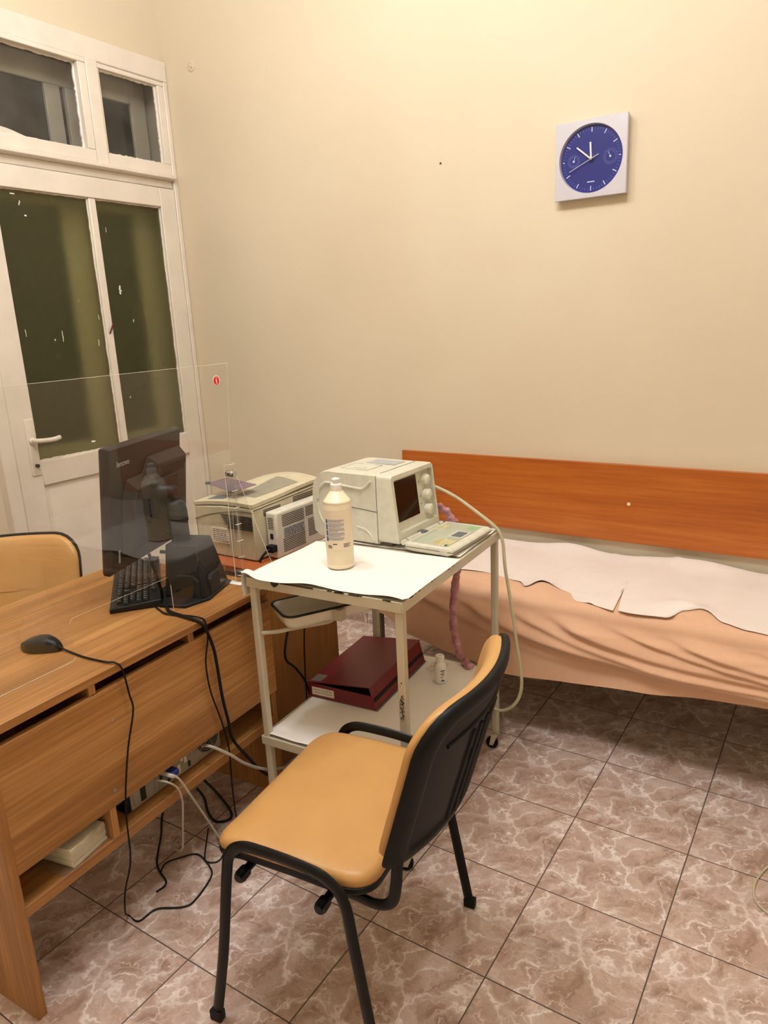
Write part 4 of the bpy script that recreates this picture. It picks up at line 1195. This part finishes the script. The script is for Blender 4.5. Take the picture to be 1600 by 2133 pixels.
# ---------------------------------------------------------------- ultrasound machine
def ultrasound():
    zb = TH+.0055
    m = empty('ultrasound_machine', 'cream portable ultrasound machine with dark screen and folded out keyboard', 'ultrasound machine', (-.575, -.428, zb), math.radians(-1))
    W = .262; H = .232; L = .325
    # side outline (x, z): back at -L, bezel at 0
    def outline(x_front, h):
        pts = [(x_front, .004), (x_front, h)]
        return pts
    prof = [(-.058, .004), (-.058, H), (-.25, H+.001)]
    for k in range(1, 8):
        a = PI/2*k/8; prof.append((-.25-.072*math.sin(a), H-.075+.076*math.cos(a)))
    prof += [(-.323, .150), (-.327, .08), (-.322, .02), (-.300, .004)]
    b = MB(); loops = []
    for y, s in ((.0, .975), (.012, .996), (.02, 1), (W-.02, 1), (W-.012, .996), (W, .975)):
        cx, cz = -.19, .11
        loops.append([((cx+(x-cx)*s if x < -.06 else x), y, cz+(z-cz)*s) for x, z in prof])
    b.rings(loops); body = b.build('housing', 'us', m, angle=45)
    # front bezel frame (screen face leans back)
    xt, xb = -.004, .022
    f = MB()
    def fx(z): return xb+(xt-xb)*z/H
    o0 = rrect(0, .012, W, H, .012); o1 = rrect(.016, .045, W-.010, H-.016, .008)
    lb = [(-.058, a, c) for a, c in o0]; l0 = [(fx(c)-.006, a, c) for a, c in o0]
    s = lambda a, c, i: (W/2+(a-W/2)*(1-i), .12+(c-.12)*(1-i))
    l1 = [(fx(s(a, c, .02)[1]),)+s(a, c, .02) for a, c in o0]
    l2 = [(fx(c), a, c) for a, c in o1]
    l3 = [(fx(c)-.016, a, c) for a, c in o1]
    f.rings([lb, l0, l1, l2, l3], False, True); f.build('screen_bezel', 'us', m, angle=35)
    sg = MB()
    y0, y1, z0, z1 = .026, .168, .074, .206
    sg.hexa([(fx(z0)-.0160, y0, z0), (fx(z0)-.0145, y0, z0), (fx(z0)-.0145, y1, z0), (fx(z0)-.0160, y1, z0), (fx(z1)-.0160, y0, z1), (fx(z1)-.0145, y0, z1), (fx(z1)-.0145, y1, z1), (fx(z1)-.0160, y1, z1)])
    sg.build('display', 'screen', m, smooth=False)
    for z in (.180, .130, .080):
        y = .216
        k = MB().lathe([(.019, 0), (.019, .004), (.0165, .018), (.0135, .0205), (.001, .0205)], (fx(z)-.016, y, z), 24, Matrix.Rotation(PI/2, 3, 'Y'))
        for q in range(18):
            a = 2*PI*q/18; k.box((fx(z)-.014, y+.0172*math.cos(a)-.001, z+.0172*math.sin(a)-.001), (fx(z)-.0, y+.0172*math.cos(a)+.001, z+.0172*math.sin(a)+.001))
        k.build('knob', 'knob', m, angle=50)
    lo = MB()
    for z in (.175, .125, .10): lo.box((fx(z)-.0156, .184, z), (fx(z)-.015, .187, z+.006)); 
    lo.box((fx(.075)-.0156, .010+.008, .072), (fx(.075)-.013, .024, .082)); lo.build('bezel_marks', 'us_dark', m, smooth=False)
    # seams and embossed grip on the near side
    sm = MB()
    sm.tube([(-.320, .0028, .128), (-.19, -.0002, .121), (-.06, -.0002, .112)], .0009, 5)
    sm.tube([(-.0585, -.0003, .01), (-.0585, -.0003, .228)], .0008, 5, False)
    sm.build('case_seam', 'slot', body)
    gr = MB().tube([(-.298, -.001, .135), (-.292, -.001, .165), (-.272, -.001, .186), (-.25, -.001, .193), (-.16, -.001, .186), (-.118, -.001, .184), (-.100, -.001, .192), (-.078, -.001, .212)], .0045, 8, True, 6)
    gr.build('grip_ridge', 'us', body)
    gr2 = MB().tube([(-.300, -.0006, .12), (-.296, -.0006, .085), (-.28, -.0006, .055), (-.25, -.0006, .032)], .003, 8, True, 6)
    gr2.tube([(-.14, -.0006, .055), (-.11, -.0006, .05), (-.09, -.0006, .035), (-.075, -.0006, .01)], .003, 8, True, 6)
    gr2.build('lower_ridge', 'us', body)
    # top hatch
    th = MB().box((-.205, .16, H), (-.09, .225, H+.0016)).build('top_window', 'paneltag', body, smooth=False)
    hs = MB()
    for a, c in (((-.235, .055), (-.235, .14)), ((-.235, .055), (-.125, .055)), ((-.125, .055), (-.125, .14)), ((-.235, .14), (-.205, .14)), ((-.155, .14), (-.125, .14)), ((-.06, .03), (-.06, .24)), ((-.205, .16), (-.205, .225)), ((-.09, .16), (-.09, .225)), ((-.205, .16), (-.09, .16)), ((-.205, .225), (-.09, .225))):
        hs.tube([(a[0], a[1], H+.0008), (c[0], c[1], H+.0008)], .0007, 4, False)
    hs.build('hatch_seam', 'us_dark', body)
    MB().box((-.195, .075, H+.0002), (-.155, .09, H+.003)).build('hatch_catch', 'us', body, bevel=.001)
    # foot under the housing
    MB().box((-.29, .02, -.0045), (-.02, W-.02, .006)).build('base_plate', 'us_dark', m)
    # hinge bar
    hb = MB()
    for y0, y1 in ((.006, .022), (.030, .110), (.140, .225), (.232, .254)):
        hb.lathe([(.0085, y0), (.0085, y1)], (.031, 0, .021), 14, Matrix(((1, 0, 0), (0, 0, 1), (0, -1, 0))))
    hb.build('hinge', 'us', m)
    MB().box((.020, .112, .014), (.048, .138, .030)).build('latch', 'grey', m, bevel=.002)
    # keyboard deck
    k0, k1 = .040, .212
    d = MB()
    pr = [(k0, .004), (k0, .026), (k1-.012, .026), (k1, .018), (k1+.001, .008), (k1-.02, -.001), (k0+.03, -.001)]
    d.prism(pr, 'y', .0, W+.008)
    deck = d.build('keyboard_deck', 'us', m, bevel=.005, segs=3)
    MB().tube([(k0, -.0005, .013), (k1+.001, -.0005, .0135)], .0008, 5, False).tube([(k1+.0012, 0, .0135), (k1+.0012, W+.008, .0135)], .0008, 5, False).build('deck_seam', 'slot', deck)
    MB().box((k1-.045, -.0012, .010), (k1-.018, .001, .017)).build('deck_catch', 'us', deck, bevel=.0008)
    zt = .0265
    MB().prism(rrect(k0+.014, .014, k1-.024, W-.006, .006), 'z', .0262, zt).build('membrane', 'membrane', deck, smooth=False)
    ky = MB()
    for i in range(5):
        for j in range(13): ky.box((k0+.032+i*.0155, .026+j*.0125, zt), (k0+.032+i*.0155+.012, .026+j*.0125+.0098, zt+.0005))
    ky.build('letter_keys', 'membkey', deck, bevel=.001, segs=1)
    yks = [(k0+.018+i*.012, .165+j*.018, .008, .012) for i in range(2) for j in range(4)] + [(k1-.062+i*.011, .018, .007, .012) for i in range(3)] + [(k1-.066+i*.013, .038+j*.015, .010, .011) for i in range(3) for j in range(3)]
    for x, y, a, c in yks: MB().box((x, y, zt), (x+a, y+c, zt+.0006)).build('function_key', 'yellowkey', deck, smooth=False)
    for j in range(3): MB().box((k1-.085, .030+j*.018, zt), (k1-.072, .030+j*.018+.013, zt+.0006)).build('function_key', 'amberkey', deck, smooth=False, label='amber function key')
    MB().box((k1-.062, .210, zt), (k1-.030, .245, zt+.0006)).build('green_patch', 'greenkey', deck, smooth=False)
    MB().box((k1-.040, .016, zt), (k1-.028, .034, zt+.0006)).build('green_patch', 'greenkey', deck, smooth=False)
    MB().prism(rrect(k1-.076, .104, k1-.026, .176, .003), 'z', zt, zt+.002).build('trackpad_frame', 'us', deck, smooth=False)
    MB().box((k1-.069, .112, zt+.002), (k1-.033, .168, zt+.0024)).build('trackpad', 'grey', deck, smooth=False)
    # probe lead is wired into the machine, loops over the trolley corner
    inv = (Matrix.Translation((-.575, -.428, zb)) @ Matrix.Rotation(math.radians(-1), 4, 'Z')).inverted()
    pts = [(-.62, -.165, .985), (-.585, -.150, .984), (-.506, -.135, .949), (-.416, -.125, .891), (-.372, -.118, .858), (-.352, -.116, .835), (-.338, -.118, .798), (-.326, -.13, .722), (-.312, -.13, .639), (-.298, -.13, .554), (-.286, -.13, .468), (-.272, -.13, .381), (-.265, -.13, .3), (-.277, -.13, .241), (-.309, -.13, .195), (-.35, -.13, .174), (-.384, -.13, .184)]
    MB().tube([inv @ Vector(p) for p in pts], .0058, 10, True, 6).build('probe_cable', 'cable_cream', m)
    pk = MB().tube([inv @ Vector(p) for p in ((-.37, -.13, .178), (-.39, -.13, .188), (-.405, -.13, .203), (-.425, -.13, .235), (-.45, -.13, .28))], .011, 10, True, 6, radii=[.007, .012, .009, .014, .013, .011])
    pk.build('probe_cover', 'pink', m, label='pink film sleeve at the end of the cream probe cable')
ultrasound()

def pink_wrap():
    rng = random.Random(8)
    def crinkle(pts, r):
        P = catmull([Vector(p) for p in pts], 9); n = len(P); loops = []
        for i in range(n):
            d = (P[min(i+1, n-1)]-P[max(0, i-1)]).normalized(); a = Vector((1, 0, 0)); a = (a-d*a.dot(d)).normalized(); b = d.cross(a)
            rr = r*(1+.14*math.sin(i*.83)+rng.uniform(-.12, .12))
            loops.append([P[i]+a*rr*math.cos(2*PI*k/13)*(1+rng.uniform(-.16, .16))+b*rr*.6*math.sin(2*PI*k/13)*(1+rng.uniform(-.3, .3)) for k in range(13)])
        return loops
    b = MB()
    b.rings(crinkle([(-.600, -.135, .905), (-.575, -.125, .905), (-.548, -.118, .885), (-.535, -.112, .858), (-.545, -.100, .8495), (-.550, -.07, .845), (-.548, -.060, .81), (-.535, -.075, .74), (-.530, -.09, .661), (-.537, -.10, .577), (-.538, -.11, .484), (-.528, -.115, .411), (-.508, -.118, .35), (-.487, -.12, .328), (-.455, -.14, .325)], .0155))
    tag(b.build('pink_sleeve', 'pink', angle=70), 'pink crinkled plastic sleeve hanging from the trolley top down to its lower shelf', 'plastic sleeve')
pink_wrap()

# ---------------------------------------------------------------- bottles, binder
def big_bottle():
    p = tw(.176, .300, TH+.006)
    b = empty('gel_bottle', 'tall cream one litre bottle with flip cap on the trolley cloth', 'bottle', p, 0)
    R = .0405
    MB().lathe([(.001, 0), (R-.006, 0), (R-.001, .003), (R, .008), (R, .014), (R-.0012, .016), (R, .018), (R+.0002, .192), (R-.001, .196), (R, .199), (R-.001, .2025), (R-.003, .2045), (R-.004, .2052), (.0195, .2285), (.0185, .229), (.0165, .231), (.0165, .236)], (0, 0, 0), 40).build('bottle_body', 'bottle', b, angle=50)
    c = MB().lathe([(.016, .231), (.0165, .2315), (.0165, .2495), (.015, .251), (.008, .252), (.0085, .253), (.0085, .262), (.012, .264), (.012, .266), (.004, .269), (.001, .269)], (0, 0, 0), 28)
    c.build('cap', 'cap', b, angle=40)
    # label wraps the body; its print faces the camera side
    Rl = R+.0006
    def strip(mb, a0, a1, z0, z1, off=0.0):
        n = max(2, int(abs(a1-a0)/.08)+1)
        mb.slab(lambda u, v: (math.cos(a0+(a1-a0)*u)*(Rl+off), math.sin(a0+(a1-a0)*u)*(Rl+off), z0+(z1-z0)*v), n, 1, lambda u, v: Vector((math.cos(a0+(a1-a0)*u), math.sin(a0+(a1-a0)*u), 0))*.0003)
    lb = MB(); strip(lb, -PI, PI*.9, .062, .180); lab = lb.build('label', 'label', b)
    camdir = math.atan2(-2.264+.63, .611+.62)
    rng = random.Random(12); ink = MB()
    a_l = camdir-.78; a_r = camdir+.42        # left .. right as seen from the room
    z = .152
    for par in (3, 4, 4, 4, 3):
        for k in range(par):
            a = a_l; end = a_r - (rng.uniform(.1, .5) if k == par-1 else rng.uniform(0, .06))
            while a < end:
                w = rng.uniform(.05, .2); strip(ink, a, min(a+w, end), z-.0009, z+.0009, .0004); a += w+.022
            z -= .0031
        z -= .0016
    ink.build('label_text', 'ink', lab)
    bl = MB(); z = .153
    for w in (.012, .016, .016, .014):
        strip(bl, camdir-1.02, camdir-.84, z-w, z, .0004); z -= w+.0025
    bl.build('label_title', 'inkblue', lab)
    bk = MB()
    for k in range(4): strip(bk, camdir+.28, camdir+.85-.07*(k % 3), .079-k*.0032, .0803-k*.0032, .0004)
    strip(bk, camdir-.48, camdir-.16, .0785, .081, .0004); strip(bk, camdir-.95, camdir-.85, .088, .094, .0004)
    for k in range(7): strip(bk, camdir-.9+k*.05, camdir-.9+k*.05+.022, .066, .076, .0004)
    bk.build('label_stamp', 'inkblack', lab)
big_bottle()

def small_bottle():
    b = empty('medicine_bottle', 'small white medicine bottle on the lower trolley shelf beside the binder', 'bottle', (-.508, -.271, .3165))
    R = .0215
    MB().lathe([(.001, 0), (R-.003, 0), (R, .003), (R, .060), (R-.001, .066), (R-.006, .073), (.0125, .077), (.0125, .082)], (0, 0, 0), 32).build('bottle_body', 'cap', b, angle=50)
    c = MB().lathe([(.0145, .079), (.0155, .0795), (.0155, .098), (.014, .100), (.001, .100)], (0, 0, 0), 28)
    for k in range(28):
        a = 2*PI*k/28; c.box((.0152*math.cos(a)-.0007, .0152*math.sin(a)-.0007, .081), (.0152*math.cos(a)+.0007, .0152*math.sin(a)+.0007, .097))
    c.build('cap', 'cap', b, angle=40)
    cam = math.atan2(-2.264+.271, .611+.508)
    def st(mb, a0, a1, z0, z1):
        mb.slab(lambda u, v: (math.cos(a0+(a1-a0)*u)*(R+.0002), math.sin(a0+(a1-a0)*u)*(R+.0002), z0+(z1-z0)*v), 5, 1, lambda u, v: Vector((math.cos(a0+(a1-a0)*u), math.sin(a0+(a1-a0)*u), 0))*.0003)
    k = MB(); st(k, cam+.05, cam+.8, .048, .0515); st(k, cam+.15, cam+.75, .042, .044); st(k, cam+.05, cam+.7, .036, .0385); st(k, cam+.2, cam+.8, .0315, .033); k.build('label_text', 'inkblack', b)
    k = MB(); st(k, cam+.05, cam+.4, .0245, .0275); k.build('label_mark', 'inkred', b)
    k = MB(); st(k, cam+.15, cam+.65, .010, .0145); st(k, cam+.25, cam+.5, .0145, .0165); k.build('label_logo', 'inkblue', b)
small_bottle()

def binder():
    # local: x along the long side away from the room, y towards the left
    b = empty('ring_binder', 'dark red box binder lying on the lower trolley shelf', 'binder', tw(.268, .262, .3165), TR+math.radians(2))
    L, W = .385, .256
    hl, hr = .058, .082          # height at left spine edge and at the right
    MB().box((0, -.006, 0), (L, W+.004, .003)).build('base_board', 'binder_edge', b, bevel=.0006)
    # walls: near end, left spine, right slanted flap, far end
    MB().prism([(0, .003), (W, .003), (W, hl-.004), (W-.075, hl-.006), (.018, .050), (.012, .045)], 'x', 0, .003).build('near_wall', 'binder', b)
    MB().prism([(0, .003), (W, .003), (W, hl-.004), (.02, hr-.006)], 'x', L-.003, L).build('far_wall', 'binder', b)
    MB().box((0, W-.003, .003), (L, W, hl-.003)).build('spine', 'binder', b)
    MB().hexa([(0, 0, .003), (L, 0, .003), (L, .003, .003), (0, .003, .003), (-.001, .020, hr-.003), (L, .020, hr-.003), (L, .023, hr-.003), (-.001, .023, hr-.003)]).build('flap', 'binder', b)
    lid = MB().hexa([(-.003, .018, hr-.003), (L+.003, .018, hr-.003), (L+.003, W+.002, hl-.003), (-.003, W+.002, hl-.003), (-.003, .018, hr), (L+.003, .018, hr), (L+.003, W+.002, hl), (-.003, W+.002, hl)])
    ld = lid.build('lid', 'binder', b, bevel=.001)
    MB().box((.006, .006, .003), (L-.006, W-.006, .040)).build('inner_block', 'binder_in', b)
    lab = MB().box((-.0008, W-.098, .012), (0, W-.012, .040)).build('label', 'label', b, smooth=False)
    t = MB(); rng = random.Random(6)
    for k in range(2):
        y = W-.090
        while y < W-.022:
            w = rng.uniform(.004, .012); t.box((-.0012, y, .030-k*.010), (-.0008, y+w, .033-k*.010)); y += w+.003
    t.build('label_print', 'ink', lab, smooth=False)
    z0 = hl+.0003
    MB().hexa([(.004, W-.046, z0+.0040), (.052, W-.046, z0+.0040), (.052, W-.006, z0+.0006), (.004, W-.006, z0+.0006), (.004, W-.046, z0+.0046), (.052, W-.046, z0+.0046), (.052, W-.006, z0+.0012), (.004, W-.006, z0+.0012)]).build('tape_strip', 'binder_edge', ld, smooth=False)
    def f(u, v): return (L+.004+.05*u, -.020+.055*v, .004+.012*abs(math.sin(9*u+5*v))*(1-.4*u)+.008*abs(math.sin(13*v)))
    o = MB().slab(lambda u, v: TM @ Vector((.575+.075*u, .175+.06*v, .3182+.010*abs(math.sin(5*u+4*v))+.004*abs(math.sin(9*v+3*u)))), 12, 12, (0, 0, .0006)).build('crumpled_wrap', 'wrap', angle=20)
    tag(o, 'crumpled clear plastic wrap lying between the binder and the small white bottle', 'plastic wrap')
binder()

# ---------------------------------------------------------------- chairs
def chair(label, loc, yaw):
    c = empty('visitor_chair', label, 'chair', loc, yaw, 'visitor chairs')
    # local: y forward, x to the side
    def pad(x0, y0, x1, y1, r, prof, deform):
        cx, cy = (x0+x1)/2, (y0+y1)/2; loops = []
        for s, z in prof:
            hx, hy = (x1-x0)/2, (y1-y0)/2; rr = r
            i = (1-s)*min(hx, hy)
            base = rrect(x0+i, y0+i, x1-i, y1-i, max(.004, r-i*.6), 6)
            # subdivide straight runs so bending stays smooth
            out = []
            for a, b in zip(base, base[1:]+base[:1]):
                n = max(1, int(math.hypot(b[0]-a[0], b[1]-a[1])/.03)) if s > .99 else None
                out.append(a)
            loops.append([deform(px, py, z) for px, py in densify(base)])
        return MB().rings(loops)
    def pad2(x0, h0, x1, h1, r, prof, deform):
        loops = []; rl = .03; n = 6
        for s_, t in prof:
            i = (1-s_)*min((x1-x0)/2, (h1-h0)/2)
            a0, a1, b0, b1 = x0+i, x1-i, h0+i, h1-i
            R1 = max(.004, r-i*.6); R0 = max(.004, rl-i*.3); base = []
            for cx, cy, q0, R in ((a1-R0, b0+R0, -PI/2, R0), (a1-R1, b1-R1, 0, R1), (a0+R1, b1-R1, PI/2, R1), (a0+R0, b0+R0, PI, R0)):
                for k in range(n+1): base.append((cx+R*math.cos(q0+PI/2*k/n), cy+R*math.sin(q0+PI/2*k/n)))
            loops.append([deform(px, py, t) for px, py in densify(base)])
        return MB().rings(loops)
    def densify(base):
        out = []
        n = len(base)
        for k in range(n):
            a, b = base[k], base[(k+1) % n]
            out.append(a)
            if k % 7 == 6:               # long side between corners
                for q in range(1, 12): out.append((a[0]+(b[0]-a[0])*q/12, a[1]+(b[1]-a[1])*q/12))
        return out
    # seat
    def sd(x, y, z):
        fr = max(0, y-.10); zz = z - 1.6*fr*fr + .10*max(0, abs(x)-.12)**2*6 - .05*max(0, .06-abs(y+.07))
        return (x, y, .436+zz)
    sx0, sx1, sy0, sy1 = -.235, .235, -.178, .220
    pad(sx0, sy0, sx1, sy1, .06, [(.90, -.012), (.985, -.010), (1.0, -.004), (1.0, .006), (.99, .0075)], sd).build('seat_shell', 'shell', c, angle=50)
    pad(sx0, sy0, sx1, sy1, .06, [(.90, .004), (.985, .006), (.992, .012), (.99, .022), (.965, .031), (.91, .0365), (.80, .040), (.6, .042), (.35, .043), (.1, .043)], sd).build('seat', 'vinyl', c, angle=70)
    # backrest, curved across its width and leaning back
    bz0, bh, hw = .525, .345, .232
    def bd(x, h, t):
        # h: 0..bh up the back, t: thickness towards the sitter (+) or behind (-)
        k = h/bh
        y = -.256 - .285*h + .1*max(0, h-.2)**2 + .058*(x/hw)**2
        y -= .012
        return (x, y+t, bz0+h*.985)
    pad2(-hw+.004, .004, hw-.004, bh-.004, .085, [(.1, .003), (.5, .003), (.8, .003), (.93, .003), (.985, .005), (.99, .012), (.975, .022), (.93, .029), (.82, .033), (.6, .035), (.3, .036), (.1, .036)], lambda x, h, t: bd(x, h, t)).build('backrest', 'vinyl', c, angle=70)
    def sh(x, h, t): return bd(x, h, t)
    pad2(-hw, -.015, hw, bh, .088, [(.1, .0), (.4, .0), (.7, .0), (.90, .001), (.985, .004), (1.0, .002), (1.0, -.006), (.985, -.012), (.94, -.016), (.86, -.018), (.82, -.017), (.79, -.012), (.77, -.012), (.6, -.012), (.3, -.012), (.1, -.012)], sh).build('back_shell', 'shell', c, angle=50)
    rb = MB()
    for q in (-2, -1, 0, 1, 2):
        x = q*.034
        pts = [bd(x, .015+h*.225, -.011) for h in [k/10 for k in range(11)]]
        rb.tube(pts, .0065, 8, False)
    rb.build('back_ribs', 'shell', c)
    rt = MB().tube([bd(x, .262-.25*(x/.2)**2*.06, -.011) for x in [-.16+.04*k for k in range(9)]], .0055, 8); rt.build('back_step', 'shell', c)
    # side frames
    for s in (-1, 1):
        a = MB().tube([(s*.272, .218, .012), (s*.262, .185, .20), (s*.252, .160, .395), (s*.250, .146, .455), (s*.250, .110, .485), (s*.250, .05, .490), (s*.250, -.04, .486), (s*.250, -.095, .474), (s*.251, -.132, .432), (s*.256, -.152, .33), (s*.268, -.204, .012)], .0078, 12, True, 6, up=(s, 0, 0), r2=.0135)
        a.build('side_frame', 'black_metal', c)
        for y, x in ((.2185, .2722), (-.2055, .2683)):
            MB().box((s*x-.0105, y-.0155, 0), (s*x+.0105, y+.0155, .026)).build('foot_cap', 'rubber', c, bevel=.003)
        bt = MB().tube([(s*.190, .10, .405), (s*.190, .0, .402), (s*.192, -.12, .398), (s*.198, -.175, .400), (s*.203, -.212, .422), (s*.205, -.226, .47), (s*.205, -.232, .54), (s*.20, -.240, .60)], .0078, 12, True, 6, up=(s, 0, 0), r2=.0125)
        bt.build('back_post', 'black_metal', c)
    for y, z in ((.125, .405), (-.075, .398)):
        cb = MB().tube([(-.258, y, z), (.258, y, z)], .0095, 12, False)
        for s in (-1, 1): cb.lathe([(.014, -.012), (.0145, .008), (.012, .014)], (s*.236, y+.004, z-.006), 14, Matrix.Rotation(s*PI/2, 3, 'Y'))
        cb.build('crossbar', 'black_metal', c)
    return c
chair('apricot vinyl chair with black tube frame standing alone in front of the trolley', (-.30, -1.11, 0), math.radians(97))
chair('apricot vinyl chair tucked behind the desk by the white door', (-1.625, -1.19, 0), math.radians(-138))
